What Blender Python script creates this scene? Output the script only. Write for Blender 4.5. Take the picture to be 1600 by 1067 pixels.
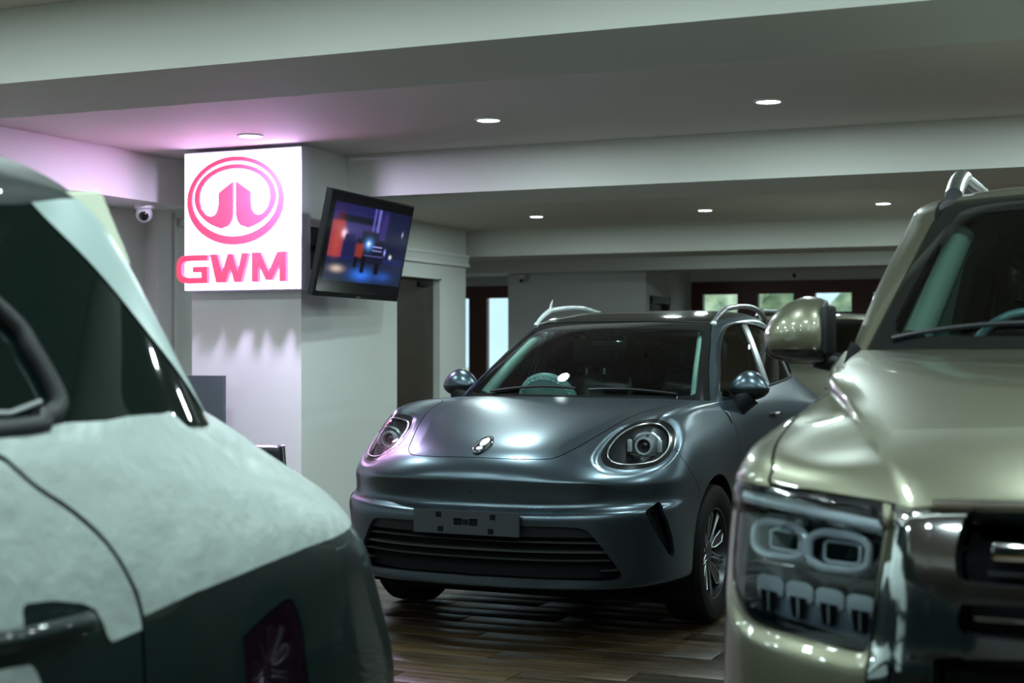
import bpy, bmesh, math, random
import numpy as np
from mathutils import Vector, Matrix
from mathutils.bvhtree import BVHTree

# ------------------------------------------------------------------ camera, world, light
SC = bpy.context.scene
for _o in list(bpy.data.objects): bpy.data.objects.remove(_o)
TH = math.radians(23.6); FPX = 2350.0; HZ = 543.0; EYE = 1.40
CT, ST = math.cos(TH), math.sin(TH)
cam_d = bpy.data.cameras.new('camera'); cam = bpy.data.objects.new('camera', cam_d)
SC.collection.objects.link(cam); SC.camera = cam
cam.location = (0, 0, EYE); cam.rotation_euler = (math.pi/2, 0, TH)
cam_d.sensor_width = 36.0; cam_d.lens = FPX/1600*36.0
cam_d.shift_y = (HZ-533.5)/1600.0
cam_d.clip_end = 400
cam_d.dof.use_dof = True; cam_d.dof.focus_distance = 7.0; cam_d.dof.aperture_fstop = 3.4

W = bpy.data.worlds.new('sky'); SC.world = W; W.use_nodes = True
wn = W.node_tree; wn.nodes.clear()
_bg = wn.nodes.new('ShaderNodeBackground'); _out = wn.nodes.new('ShaderNodeOutputWorld')
_bg.inputs[0].default_value = (0.72, 0.85, 0.93, 1); _bg.inputs[1].default_value = 1.7
wn.links.new(_bg.outputs[0], _out.inputs[0])

SC.view_settings.view_transform = 'Standard'; SC.view_settings.look = 'None'
SC.view_settings.gamma = 1.0; SC.view_settings.use_curve_mapping = False
SC.view_settings.exposure = 0.0
LAMP_W = 25.0                      # watts of each recessed downlight
LAMP_COL = (0.79, 1.0, 1.0)

random.seed(7); RNG = np.random.default_rng(5)
PI = math.pi

# ------------------------------------------------------------------ helpers: materials
def mat(name, col=(.5,.5,.5), rough=.5, metal=0., coat=0., coat_rough=.03, emit=None, estr=0., spec=None, bump=None, noise=None, trans=0., alpha=None):
    m = bpy.data.materials.new(name); m.use_nodes = True
    nt = m.node_tree; b = nt.nodes['Principled BSDF']
    b.inputs['Base Color'].default_value = (*col, 1); b.inputs['Roughness'].default_value = rough
    b.inputs['Metallic'].default_value = metal; b.inputs['Coat Weight'].default_value = coat
    b.inputs['Coat Roughness'].default_value = coat_rough; b.inputs['Transmission Weight'].default_value = trans
    if spec is not None: b.inputs['Specular IOR Level'].default_value = spec
    if emit: b.inputs['Emission Color'].default_value = (*emit, 1); b.inputs['Emission Strength'].default_value = estr
    tc = nt.nodes.new('ShaderNodeTexCoord')
    if noise:                       # (scale, detail, amount): gentle natural variation of the base colour
        n = nt.nodes.new('ShaderNodeTexNoise'); n.inputs['Scale'].default_value = noise[0]; n.inputs['Detail'].default_value = noise[1]
        nt.links.new(tc.outputs['Object'], n.inputs['Vector'])
        mx = nt.nodes.new('ShaderNodeMix'); mx.data_type = 'RGBA'; a = noise[2]
        mx.inputs['A'].default_value = (*[c*(1-a) for c in col], 1); mx.inputs['B'].default_value = (*[min(1, c*(1+a)) for c in col], 1)
        nt.links.new(n.outputs['Fac'], mx.inputs['Factor']); nt.links.new(mx.outputs['Result'], b.inputs['Base Color'])
    if bump:                        # (scale, strength, distance)
        n = nt.nodes.new('ShaderNodeTexNoise'); n.inputs['Scale'].default_value = bump[0]; n.inputs['Detail'].default_value = 4
        nt.links.new(tc.outputs['Object'], n.inputs['Vector'])
        bp = nt.nodes.new('ShaderNodeBump'); bp.inputs['Strength'].default_value = bump[1]; bp.inputs['Distance'].default_value = bump[2]
        nt.links.new(n.outputs['Fac'], bp.inputs['Height']); nt.links.new(bp.outputs['Normal'], b.inputs['Normal'])
    return m

def glass_mat(name, tint=(.75,.85,.82), rough=0.0, f0=.05):
    m = bpy.data.materials.new(name); m.use_nodes = True; nt = m.node_tree; nt.nodes.clear()
    o = nt.nodes.new('ShaderNodeOutputMaterial'); t = nt.nodes.new('ShaderNodeBsdfTransparent'); g = nt.nodes.new('ShaderNodeBsdfGlossy')
    mx = nt.nodes.new('ShaderNodeMixShader'); lw = nt.nodes.new('ShaderNodeFresnel'); lw.inputs['IOR'].default_value = 1.5
    t.inputs[0].default_value = (*tint, 1); g.inputs['Roughness'].default_value = rough; g.inputs[0].default_value = (1,1,1,1)
    nt.links.new(lw.outputs[0], mx.inputs[0]); nt.links.new(t.outputs[0], mx.inputs[1]); nt.links.new(g.outputs[0], mx.inputs[2]); nt.links.new(mx.outputs[0], o.inputs[0])
    return m

M = {}
M['wall'] = mat('wall_paint', (.70,.72,.68), .6, noise=(1.3, 3, .035), bump=(60,.05,.002))
M['ceiling'] = mat('ceiling_paint', (.64,.60,.555), .7, noise=(.9, 3, .03))
M['beam'] = mat('beam_paint', (.68,.69,.63), .65, noise=(.7, 3, .04))
M['door'] = mat('dark_door_wood', (.045,.036,.026), .45, noise=(6, 6, .3))
M['frame_wood'] = mat('brown_frame_wood', (.11,.034,.02), .4, noise=(8, 6, .35))
M['white_plastic'] = mat('white_plastic', (.82,.82,.82), .35)
M['black_plastic'] = mat('black_plastic', (.008,.009,.010), .42, spec=.25)
M['lamp_white'] = mat('lamp_white', (.55,.60,.62), .3)
M['slat'] = mat('grille_slat', (.03,.033,.036), .28)
M['black_matte'] = mat('black_matte', (.004,.004,.005), .8, spec=.1)
M['black_gloss'] = mat('black_gloss', (.006,.007,.008), .12, coat=.6)
M['chrome'] = mat('chrome', (.82,.84,.86), .06, 1.0)
M['satin'] = mat('satin_metal', (.55,.58,.60), .28, 1.0)
M['rubber'] = mat('tyre_rubber', (.006,.006,.006), .75, spec=.12)
M['rim_dark'] = mat('dark_alloy', (.05,.052,.055), .35, .8)
M['paint_grey'] = mat('satin_grey_paint', (.080,.108,.130), .30, .92, coat=.10, coat_rough=.25)
M['paint_gold'] = mat('champagne_paint', (.142,.142,.098), .36, .72, coat=1.0, coat_rough=.02)
M['paint_green'] = mat('dark_green_paint', (.0006,.0065,.0055), .5, .0, coat=.42, coat_rough=.02, spec=.15)
M['film'] = mat('white_film', (.235,.28,.265), .42, noise=(5, 4, .07), bump=(9,.7,.02))
M['film_smooth'] = mat('white_film_smooth', (.27,.35,.335), .3, noise=(5, 3, .04))
M['dark_glass'] = mat('dark_glass', (.0015,.006,.005), .03, spec=.32)
M['glass'] = glass_mat('clear_glass', (.62,.78,.74))
M['lens'] = glass_mat('lamp_lens', (.88,.92,.94))
M['window_glass'] = glass_mat('window_glass', (.93,.96,.97))
M['frit'] = mat('glass_black_border', (.006,.007,.007), .06, coat=.4)
M['seat'] = mat('dark_seat', (.018,.018,.02), .35, bump=(30,.4,.006))
M['trim_dim'] = mat('grey_green_lining', (.15,.19,.165), .7)
M['trim_light'] = mat('pale_trim', (.50,.62,.57), .6)
M['dash'] = mat('dashboard', (.012,.013,.014), .55)
M['wheel_cover'] = mat('steering_cover', (.30,.42,.43), .3, bump=(40,.5,.01))
M['plastic_wrap'] = mat('plastic_wrap', (.55,.60,.60), .18, .3, bump=(25,.8,.01))
M['grey_panel'] = mat('grey_board', (.05,.068,.07), .5)
M['leather'] = mat('black_leather', (.012,.010,.016), .32, bump=(40,.3,.004))
M['lamp'] = mat('lamp_glow', (.9,.9,.9), .5, emit=(.86,1,.97), estr=14.0)
M['sign_face'] = mat('sign_panel_added_glow', (.85,.83,.86), .4, emit=(.60,.47,1.0), estr=7.0)  # white panel lit by the downlight; violet emission added to wash the ceiling
M['sign_red'] = mat('sign_red_glow', (.75,.05,.10), .4, emit=(.88,.045,.09), estr=.78)
M['plate_black'] = mat('plate_holder', (.022,.026,.03), .42)

# ------------------------------------------------------------------ helpers: objects
COL = SC.collection
def tag(o, label=None, cat=None, group=None, kind=None):
    if label: o['label'] = label
    if cat: o['category'] = cat
    if group: o['group'] = group
    if kind: o['kind'] = kind
    return o
def empty(name, loc=(0,0,0), rz=0):
    o = bpy.data.objects.new(name, None); COL.objects.link(o); o.location = loc; o.rotation_euler = (0,0,rz); o.empty_display_size = .1
    return o
def link(name, me, m=None, parent=None):
    o = bpy.data.objects.new(name, me); COL.objects.link(o)
    if m is not None and not me.materials: me.materials.append(m)
    if parent is not None: o.parent = parent
    return o
class MB:
    """collects simple solids into one bmesh"""
    def __init__(s): s.bm = bmesh.new()
    def box(s, x0,x1,y0,y1,z0,z1, bev=0):
        r = bmesh.ops.create_cube(s.bm, size=1.0, matrix=Matrix.Translation(((x0+x1)/2,(y0+y1)/2,(z0+z1)/2)) @ Matrix.Diagonal((x1-x0,y1-y0,z1-z0,1)))
        if bev: bmesh.ops.bevel(s.bm, geom=list({e for v in r['verts'] for e in v.link_edges}), offset=bev, segments=2, affect='EDGES', profile=.5)
        return s
    def tube(s, pts, r, seg=8, closed=False, cap=True):
        pts = [Vector(p) for p in pts]; n = len(pts); rings = []
        up = Vector((0,0,1)); last = None
        for i, p in enumerate(pts):
            a = pts[(i-1) % n] if (closed or i > 0) else pts[0]; b = pts[(i+1) % n] if (closed or i < n-1) else pts[-1]
            t = (b-a).normalized()
            if last is None:
                u = t.cross(up)
                if u.length < 1e-3: u = t.cross(Vector((1,0,0)))
            else: u = last - t*last.dot(t)
            u.normalize(); last = u; v = t.cross(u)
            ri = r[i] if hasattr(r, '__len__') else r
            rings.append([s.bm.verts.new(p + (u*math.cos(2*PI*k/seg) + v*math.sin(2*PI*k/seg))*ri) for k in range(seg)])
        m = n if closed else n-1
        for i in range(m):
            A, B = rings[i], rings[(i+1) % n]
            for k in range(seg): s.bm.faces.new((A[k], A[(k+1)%seg], B[(k+1)%seg], B[k]))
        if cap and not closed: s.bm.faces.new(rings[0][::-1]); s.bm.faces.new(rings[-1])
        return s
    def lathe(s, prof, axis='z', seg=32, center=(0,0,0)):
        """prof: (radius, height) list; closed on the axis where radius is 0"""
        c = Vector(center); rings = []
        def P(r, h, a):
            x, y = r*math.cos(a), r*math.sin(a)
            return c + {'z': Vector((x,y,h)), 'x': Vector((h,x,y)), 'y': Vector((x,-h,y))}[axis]
        for r, h in prof:
            rings.append([s.bm.verts.new(P(r,h,2*PI*k/seg)) for k in range(seg)] if r > 1e-6 else [s.bm.verts.new(P(0,h,0))])
        for A, B in zip(rings, rings[1:]):
            for k in range(seg):
                a0, a1 = A[k % len(A)], A[(k+1) % len(A)]; b0, b1 = B[k % len(B)], B[(k+1) % len(B)]
                vs = []
                for v in (a0, a1, b1, b0):
                    if v not in vs: vs.append(v)
                if len(vs) > 2: s.bm.faces.new(vs)
        return s
    def prism(s, poly, h0, h1, f):
        """poly: 2D outline; f(u, v, h) -> 3D"""
        A = [s.bm.verts.new(f(u, v, h0)) for u, v in poly]; B = [s.bm.verts.new(f(u, v, h1)) for u, v in poly]
        n = len(poly)
        fa = s.bm.faces.new(A); fb = s.bm.faces.new(B[::-1]); fa.normal_update(); fb.normal_update()
        for k in range(n): s.bm.faces.new((A[(k+1)%n], A[k], B[k], B[(k+1)%n]))
        bmesh.ops.triangulate(s.bm, faces=[fa, fb])
        return s
    def sphere(s, c, r, sx=1, sy=1, sz=1, u=24, v=14):
        bmesh.ops.create_uvsphere(s.bm, u_segments=u, v_segments=v, radius=r, matrix=Matrix.Translation(c) @ Matrix.Diagonal((sx,sy,sz,1))); return s
    def mesh(s, name, smooth=True, angle=None):
        bmesh.ops.recalc_face_normals(s.bm, faces=s.bm.faces)
        me = bpy.data.meshes.new(name); s.bm.to_mesh(me); s.bm.free()
        if smooth:
            me.polygons.foreach_set('use_smooth', [True]*len(me.polygons))
            try: me.set_sharp_from_angle(angle=angle or math.radians(38))
            except Exception: pass
        return me
    def build(s, name, m, parent=None, smooth=True, angle=None):
        return link(name, s.mesh(name, smooth, angle), m, parent)
def struct(o): o['kind'] = 'structure'; return o
def catmull(pts, n=8, closed=False):
    P = [np.array(p, float) for p in pts]; N = len(P); out = []
    for i in range(N if closed else N-1):
        g = lambda k: P[k % N] if closed else P[min(max(k,0),N-1)]
        p0,p1,p2,p3 = g(i-1),g(i),g(i+1),g(i+2)
        for k in range(n):
            t = k/n
            out.append(.5*((2*p1)+(-p0+p2)*t+(2*p0-5*p1+4*p2-p3)*t*t+(-p0+3*p1-3*p2+p3)*t**3))
    if not closed: out.append(P[-1])
    return np.array(out)

# photo pixel -> direction from the eye (the distance always comes from the surface that is hit)
def ray(px, py):
    u = (px-800)/FPX; return np.array([CT*u-ST, ST*u+CT, -(py-HZ)/FPX])

# ------------------------------------------------------------------ helpers: dense car-body surfaces
class Surf:
    def __init__(s, V, N, F): s.V = np.asarray(V, float); s.N = np.asarray(N, float); s.F = np.asarray(F, int)
    def copy(s): return Surf(s.V.copy(), s.N.copy(), s.F.copy())
    def bvh(s): return BVHTree.FromPolygons([tuple(v) for v in s.V], [tuple(f) for f in s.F])
def _basis(n, segs, sym0, sym1):
    """uniform cubic B-spline rows: samples x n controls (+ mirrored ghosts handled by caller through sign trick)"""
    rows = []
    for i, k in enumerate(segs):
        for q in range(k): rows.append((i, q/k))
    rows.append((n-2, 1.0))
    return rows
def _eval(P, rows, sym0, sym1):
    mir = np.array([-1.,1,1])
    g0 = P[1]*mir if sym0 else 2*P[0]-P[1]
    g1 = P[-2]*mir if sym1 else 2*P[-1]-P[-2]
    Q = np.concatenate([g0[None], P, g1[None]], 0)
    i = np.array([r[0] for r in rows]); t = np.array([r[1] for r in rows]).reshape(-1, *([1]*(P.ndim-1)))
    b0=(1-t)**3/6; b1=(3*t**3-6*t**2+4)/6; b2=(-3*t**3+3*t**2+3*t+1)/6; b3=t**3/6
    return b0*Q[i]+b1*Q[i+1]+b2*Q[i+2]+b3*Q[i+3]
def _fit(P, sym0, sym1, alpha=.8, it=3):
    rows = [(i,0.) for i in range(len(P)-1)]+[(len(P)-2,1.)]
    C = P.copy()
    for _ in range(it): C = C + alpha*(P-_eval(C, rows, sym0, sym1))
    return C
def loft(P, res=(.015,.012), sym=(True,False), maxseg=(40,30), fine=None):
    """P[t][level] -> smooth dense Surf; first dimension starts (and may end) on the car's centre plane"""
    P = np.array(P, float); T, L = P.shape[:2]
    d0 = np.linalg.norm(P[1:]-P[:-1], axis=2).max(1); d1 = np.linalg.norm(P[:,1:]-P[:,:-1], axis=2).max(0)
    s0 = [int(min(maxseg[0], max(2, math.ceil(d/res[0])))) for d in d0]; s1 = [int(min(maxseg[1], max(2, math.ceil(d/res[1])))) for d in d1]
    C = _fit(P, *sym); r0 = _basis(T, s0, *sym); A = _eval(C, r0, *sym)              # (n0, L, 3)
    B = np.transpose(A, (1,0,2)); B = _fit(B, False, False); r1 = _basis(L, s1, False, False)
    G = np.transpose(_eval(B, r1, False, False), (1,0,2))                            # (n0, n1, 3)
    return grid_surf(G, sym)
def grid_surf(G, sym=(True,False)):
    n0, n1 = G.shape[:2]
    if sym[0]: G[0,:,0] = 0
    if sym[1]: G[-1,:,0] = 0
    du = np.gradient(G, axis=0); dv = np.gradient(G, axis=1)
    if sym[0]: du[0] = (G[1]-G[0])*np.array([1,0,0.])
    if sym[1]: du[-1] = (G[-1]-G[-2])*np.array([1,0,0.])
    N = np.cross(du, dv); N /= np.maximum(np.linalg.norm(N, axis=2, keepdims=True), 1e-9)
    idx = np.arange(n0*n1).reshape(n0, n1)
    a,b,c,d = idx[:-1,:-1].ravel(), idx[1:,:-1].ravel(), idx[1:,1:].ravel(), idx[:-1,1:].ravel()
    F = np.concatenate([np.stack([a,b,c],1), np.stack([a,c,d],1)])
    V = G.reshape(-1,3); N = N.reshape(-1,3)
    # drop collapsed triangles
    ar = np.linalg.norm(np.cross(V[F[:,1]]-V[F[:,0]], V[F[:,2]]-V[F[:,0]]), axis=1); F = F[ar > 1e-10]
    s = Surf(V, N, F)
    cen = np.array([0, V[:,1].mean(), V[:,2].min()*.5+V[:,2].max()*.5])
    fc = V[F].mean(1); fn = np.cross(V[F[:,1]]-V[F[:,0]], V[F[:,2]]-V[F[:,0]])
    if ((fc-cen)*fn).sum() < 0: s.F = s.F[:, ::-1].copy(); s.N = -s.N
    return s
def compact(V, N, F):
    u, inv = np.unique(F, return_inverse=True); return Surf(V[u], N[u], inv.reshape(F.shape))
def split(s, f):
    """cut a surface along f = 0 -> (part where f < 0, part where f > 0)"""
    if len(s.F) == 0: return s, s
    f = np.where(np.abs(f) < 1e-5, 1e-5, f); sg = f < 0
    k = sg[s.F].sum(1); neg = [s.F[k == 3]]; pos = [s.F[k == 0]]
    X = s.F[(k == 1) | (k == 2)]
    if len(X) == 0:
        return (compact(s.V, s.N, neg[0]) if len(neg[0]) else Surf(np.zeros((0,3)),np.zeros((0,3)),np.zeros((0,3),int)),
                compact(s.V, s.N, pos[0]) if len(pos[0]) else Surf(np.zeros((0,3)),np.zeros((0,3)),np.zeros((0,3),int)))
    odd = np.where(sg[X].sum(1) == 1, True, False)           # True: the lone vertex is negative
    lone = np.where(odd[:,None], sg[X], ~sg[X]).argmax(1)
    r = np.arange(len(X)); A, B, C = X[r,lone], X[r,(lone+1)%3], X[r,(lone+2)%3]
    E = np.concatenate([np.sort(np.stack([A,B],1),1), np.sort(np.stack([A,C],1),1)])
    U, inv = np.unique(E, axis=0, return_inverse=True); inv = inv.ravel()
    t = (f[U[:,0]]/(f[U[:,0]]-f[U[:,1]]))[:,None]
    NV = s.V[U[:,0]]*(1-t)+s.V[U[:,1]]*t; NN = s.N[U[:,0]]*(1-t)+s.N[U[:,1]]*t
    NN /= np.maximum(np.linalg.norm(NN,axis=1,keepdims=True),1e-9)
    n = len(s.V); AB = n+inv[:len(X)]; AC = n+inv[len(X):]
    V = np.concatenate([s.V, NV]); N = np.concatenate([s.N, NN])
    tri1 = np.stack([A,AB,AC],1); q1 = np.stack([AB,B,C],1); q2 = np.stack([AB,C,AC],1)
    neg += [tri1[odd], q1[~odd], q2[~odd]]; pos += [tri1[~odd], q1[odd], q2[odd]]
    return compact(V, N, np.concatenate(neg)), compact(V, N, np.concatenate(pos))
def sdist(Q, poly):
    """signed distance of 2D points to a closed outline (negative inside)"""
    poly = np.asarray(poly, float); A = poly; B = np.roll(poly, -1, 0); out = np.full(len(Q), 1e9); ins = np.zeros(len(Q), bool)
    for a, b in zip(A, B):
        e = b-a; L = (e*e).sum()
        if L < 1e-14: continue
        t = np.clip(((Q-a)@e)/L, 0, 1); d = np.linalg.norm(Q-a-t[:,None]*e, axis=1); out = np.minimum(out, d)
        c = ((a[1] > Q[:,1]) != (b[1] > Q[:,1]))
        if a[1] != b[1]: ins ^= c & (Q[:,0] < (b[0]-a[0])*(Q[:,1]-a[1])/(b[1]-a[1])+a[0])
    return np.where(ins, -out, out)
def ldist(Q, line):
    """signed distance to an open line (positive on its right-hand side)"""
    line = np.asarray(line, float); best = np.full(len(Q), 1e9); sg = np.ones(len(Q))
    for i, (a, b) in enumerate(zip(line[:-1], line[1:])):
        e = b-a; L = (e*e).sum(); t = ((Q-a)@e)/L
        tc = np.clip(t, -1e3 if i == 0 else 0, 1e3 if i == len(line)-2 else 1)
        d = np.linalg.norm(Q-a-tc[:,None]*e, axis=1); c = e[0]*(Q-a)[:,1]-e[1]*(Q-a)[:,0]
        m = d < best; best = np.where(m, d, best); sg = np.where(m, np.where(c > 0, -1, 1), sg)
    return best*sg
FRONT = np.array([[1,0,0],[0,0,1.]]); SIDE = np.array([[0,1,0],[0,0,1.]]); TOP = np.array([[1,0,0],[0,1,0.]])
def fpoly(s, poly, basis, mask=None):
    f = sdist(s.V@basis.T, poly)
    if mask is not None: f = np.where(mask(s.V), f, np.maximum(f, .2))
    return f
def seam(s, f, gap=.0022):
    a, _ = split(s, f+gap); _, b = split(s, f-gap); return a, b
def offset(s, d): return Surf(s.V+s.N*(d if np.isscalar(d) else d[:,None]), s.N, s.F)
def mirror(s): k = np.array([-1.,1,1]); return Surf(s.V*k, s.N*k, s.F[:, ::-1])
def join(a, b):
    return Surf(np.concatenate([a.V,b.V]), np.concatenate([a.N,b.N]), np.concatenate([a.F, b.F+len(a.V)]))
def both(s):
    """half part + its mirror image, welded on the centre plane"""
    m = mirror(s); V = np.concatenate([s.V, m.V]); n = len(s.V); mp = np.arange(2*n); on = np.where(np.abs(s.V[:,0]) < 1e-6)[0]; mp[n+on] = on
    return compact(V, np.concatenate([s.N, m.N]), np.concatenate([s.F, mp[m.F+n]]))
def boundary(s):
    E = np.concatenate([s.F[:,[0,1]], s.F[:,[1,2]], s.F[:,[2,0]]]); key = np.sort(E,1)
    U, inv, cnt = np.unique(key, axis=0, return_inverse=True, return_counts=True); return E[cnt[inv.ravel()] == 1]
def to_obj(name, s, m, parent, rim=0., skip=None):
    """mesh object with the surface's own smooth normals; rim > 0 folds the panel edge inwards"""
    if len(s.F) == 0: return None
    V, N, F = s.V, s.N, [tuple(int(i) for i in f) for f in s.F]; me = bpy.data.meshes.new(name)
    if rim:
        E = boundary(s)
        if skip is not None: E = E[[not (skip(V[a]) and skip(V[b])) for a, b in E]] if len(E) else E
        if len(E):
            u, inv = np.unique(E, return_inverse=True); inv = inv.reshape(E.shape); n = len(V)
            acc = np.zeros((len(u), 3)); d = V[E[:,1]]-V[E[:,0]]; o = np.cross(d, N[E[:,0]]); o /= np.maximum(np.linalg.norm(o,axis=1,keepdims=True),1e-9)
            for k in (0,1): np.add.at(acc, inv[:,k], o)
            acc /= np.maximum(np.linalg.norm(acc,axis=1,keepdims=True),1e-9)
            V2 = np.concatenate([V, V[u], V[u]-N[u]*rim]); m0 = len(u)
            N2 = np.concatenate([N, acc, acc])
            F += [(int(n+b), int(n+a), int(n+m0+a), int(n+m0+b)) for a, b in inv]
            V, N = V2, N2
    me.from_pydata(V.tolist(), [], F); me.update()
    me.polygons.foreach_set('use_smooth', [True]*len(me.polygons))
    try: me.normals_split_custom_set_from_vertices(N.tolist())
    except Exception as e: print('normals', name, e)
    return link(name, me, m, parent)
class Caster:
    """shoots photo pixels onto a half body; flip = the visible side is the car's -x side"""
    def __init__(s, surf, origin, flip=False): s.b = surf.bvh(); s.o = np.array(origin, float); s.k = np.array([-1.,1,1]) if flip else np.ones(3)
    def __call__(s, pts, flip=None):
        k = s.k if flip is None else (np.array([-1.,1,1]) if flip else np.ones(3)); out = []
        for px, py in pts:
            o = (np.array([0,0,EYE])-s.o)*k; d = ray(px,py)*k
            h = s.b.ray_cast(Vector(o), Vector(d))
            if h[0] is None:            # just past the outline: nearest point of the body to that line of sight
                best = None
                for t in np.linspace(1.5, 13, 160):
                    q = s.b.find_nearest(Vector(o+d*t))
                    if q[0] is not None and (best is None or q[3] < best[1]): best = (q[0], q[3])
                out.append(np.array(best[0])); continue
            out.append(np.array(h[0]))
        return np.array(out)

# ------------------------------------------------------------------ the room
ZC, ZB = 2.813, 2.502
def sbox(name, m, *b, bev=0, parent=None):
    o = MB().box(*b, bev=bev).build(name, m, parent, smooth=bool(bev))
    return o if parent is not None else struct(o)
def floor_mat(name, seed_obj):
    m = bpy.data.materials.new(name); m.use_nodes = True; nt = m.node_tree; b = nt.nodes['Principled BSDF']; N = nt.nodes.new; L = nt.links.new
    geo = N('ShaderNodeNewGeometry'); mp = N('ShaderNodeMapping'); mp.inputs['Scale'].default_value = (1.2, 16, 1); L(geo.outputs['Position'], mp.inputs['Vector'])
    n = N('ShaderNodeTexNoise'); n.inputs['Scale'].default_value = 2.2; n.inputs['Detail'].default_value = 7; n.inputs['Roughness'].default_value = .65; L(mp.outputs[0], n.inputs['Vector'])
    r = N('ShaderNodeValToRGB'); e = r.color_ramp.elements
    e[0].position = .28; e[0].color = (.010,.006,.003,1); e[1].position = .75; e[1].color = (.085,.052,.022,1); x = r.color_ramp.elements.new(.52); x.color = (.034,.021,.009,1)
    oi = N('ShaderNodeObjectInfo'); ad = N('ShaderNodeMath'); ad.operation = 'MULTIPLY_ADD'; ad.inputs[1].default_value = .34; ad.inputs[2].default_value = -.17
    L(oi.outputs['Random'], ad.inputs[0]); a2 = N('ShaderNodeMath'); L(ad.outputs[0], a2.inputs[0]); L(n.outputs['Fac'], a2.inputs[1]); L(a2.outputs[0], r.inputs['Fac']); L(r.outputs['Color'], b.inputs['Base Color'])
    if seed_obj:      # far floor: the planks are too small to tell apart, a brick pattern takes over
        br = N('ShaderNodeTexBrick'); br.inputs['Scale'].default_value = 1; br.inputs['Brick Width'].default_value = 1.2; br.inputs['Row Height'].default_value = .19; br.inputs['Mortar Size'].default_value = .003
        br.inputs['Color1'].default_value = (.7,.7,.7,1); br.inputs['Color2'].default_value = (1.2,1.2,1.2,1); br.inputs['Mortar'].default_value = (.2,.2,.2,1); L(geo.outputs['Position'], br.inputs['Vector'])
        mx = N('ShaderNodeMix'); mx.data_type = 'RGBA'; mx.blend_type = 'MULTIPLY'; mx.inputs['Factor'].default_value = 1; L(r.outputs['Color'], mx.inputs['A']); L(br.outputs['Color'], mx.inputs['B']); L(mx.outputs['Result'], b.inputs['Base Color'])
    rr = N('ShaderNodeMapRange'); rr.inputs['To Min'].default_value = .24; rr.inputs['To Max'].default_value = .46; L(n.outputs['Fac'], rr.inputs['Value']); L(rr.outputs[0], b.inputs['Roughness'])
    bp = N('ShaderNodeBump'); bp.inputs['Strength'].default_value = .25; bp.inputs['Distance'].default_value = .002; L(n.outputs['Fac'], bp.inputs['Height']); L(bp.outputs[0], b.inputs['Normal'])
    return m
M['floor'] = floor_mat('wood_floor', True); M['plank'] = floor_mat('wood_plank', False)
floor = sbox('floor', M['floor'], -13, 8.2, -14.2, 23.4, -.3, -.006)
# laminate planks where the floor shows between the cars
plank_me = MB().box(-.597,.597,-.0935,.0935,-.012,0, bev=.0015).mesh('plank')
plank_me.materials.append(M['plank'])
row = 0; yy = 3.6
while yy < 9.4:
    xx = -5.2 + (row*.47 % 1.2)
    while xx < -.2:
        p = link('plank', plank_me, None, floor); p.location = (xx, yy, 0); xx += 1.2
    yy += .19; row += 1
struct(MB().box(-7.33,8.2,-14.2,23.4,ZC,ZC+.25).box(-13,-7.33,9.5,23.4,ZC,ZC+.25).build('ceiling', M['ceiling'], smooth=False))
for i, (y0, y1, x0) in enumerate([(-4.55,-3.8,-7.33), (.15,.9,-7.33), (4.905,5.653,-7.33), (9.65,10.6,-5.6), (16.55,17.44,-12.9), (20.35,21.2,-12.9)]):
    (sbox('ceiling_beam', M['beam'], x0, 8.1, y0, y1, ZB, ZC-.001))
sbox('wall_left', M['wall'], -7.6, -7.33, -14.2, 9.6, 0, ZC)
sbox('wall_left_pilaster', M['wall'], -7.6, -7.19, 9.6, 10.6, 0, ZC)
dw = struct(MB().box(-8.0,-7.75,10.6,14.35,0,ZC).box(-8.0,-7.75,15.66,16.35,0,ZC).box(-8.0,-7.75,14.35,15.66,2.215,ZC).build('wall_door_side', M['wall'], smooth=False))
sbox('wall_far_left', M['wall'], -13, -12.75, 10.6, 23.4, 0, ZC)
sbox('wall_right', M['wall'], 8.0, 8.3, -14.2, 23.4, 0, ZC)
sbox('wall_front', M['wall'], -7.6, 8.3, -14.4, -14.2, 0, ZC)
sbox('ceiling_soffit', M['wall'], -7.33, -6.83, -14.2, 9.62, 2.468, ZC-.001)
sbox('trim_1', M['white_plastic'], -7.75, -7.70, 10.6, 16.36, 2.475, 2.505)
sbox('trim_2', M['wall'], -7.75, -7.715, 10.6, 16.36, 2.395, 2.475)
sbox('trim_3', M['white_plastic'], -7.75, -7.70, 10.6, 16.36, 2.365, 2.395)
sbox('column', M['wall'], -6.468, -5.55, 9.03, 10.45, 0, ZC)
# dark flush door in the side wall
d1 = struct(empty('door_1', (-7.75, 14.35, 0)))
MB().box(-.12,-.07,.0,1.27,0,2.2).build('door_leaf', M['door'], d1, smooth=False)
MB().box(-.13,.015,1.27,1.31,0,2.215).box(-.13,.012,0,1.31,2.19,2.216).build('door_frame', M['wall'], d1, smooth=False)
MB().box(-.07,-.02,.85,1.1,2.10,2.15, bev=.006).build('door_closer', M['rim_dark'], d1)
MB().tube([(-.04,1.0,2.14),(.05,1.12,2.17),(.03,1.27,2.185)], .008).build('closer_arm', M['rim_dark'], d1)
# partition block at the back with an opening in its right side
struct(MB().box(-9.24,-7.034,21.0,21.18,0,ZC).box(-9.24,-9.1,21.18,23.2,0,ZC).box(-7.16,-7.034,22.14,23.2,0,ZC).box(-7.16,-7.034,21.18,22.14,2.17,ZC).build('wall_partition', M['wall'], smooth=False))
d2 = struct(empty('door_2', (-7.1, 21.18, 0)))
MB().box(-.03,.085,.0,.06,0,2.17).box(-.03,.085,.90,.96,0,2.17).box(-.03,.085,0,.96,2.06,2.17).build('door_frame', M['door'], d2, smooth=False)
MB().box(-.03,.0,.06,.90,0,2.06).build('door_leaf', M['door'], d2, smooth=False)
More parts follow.
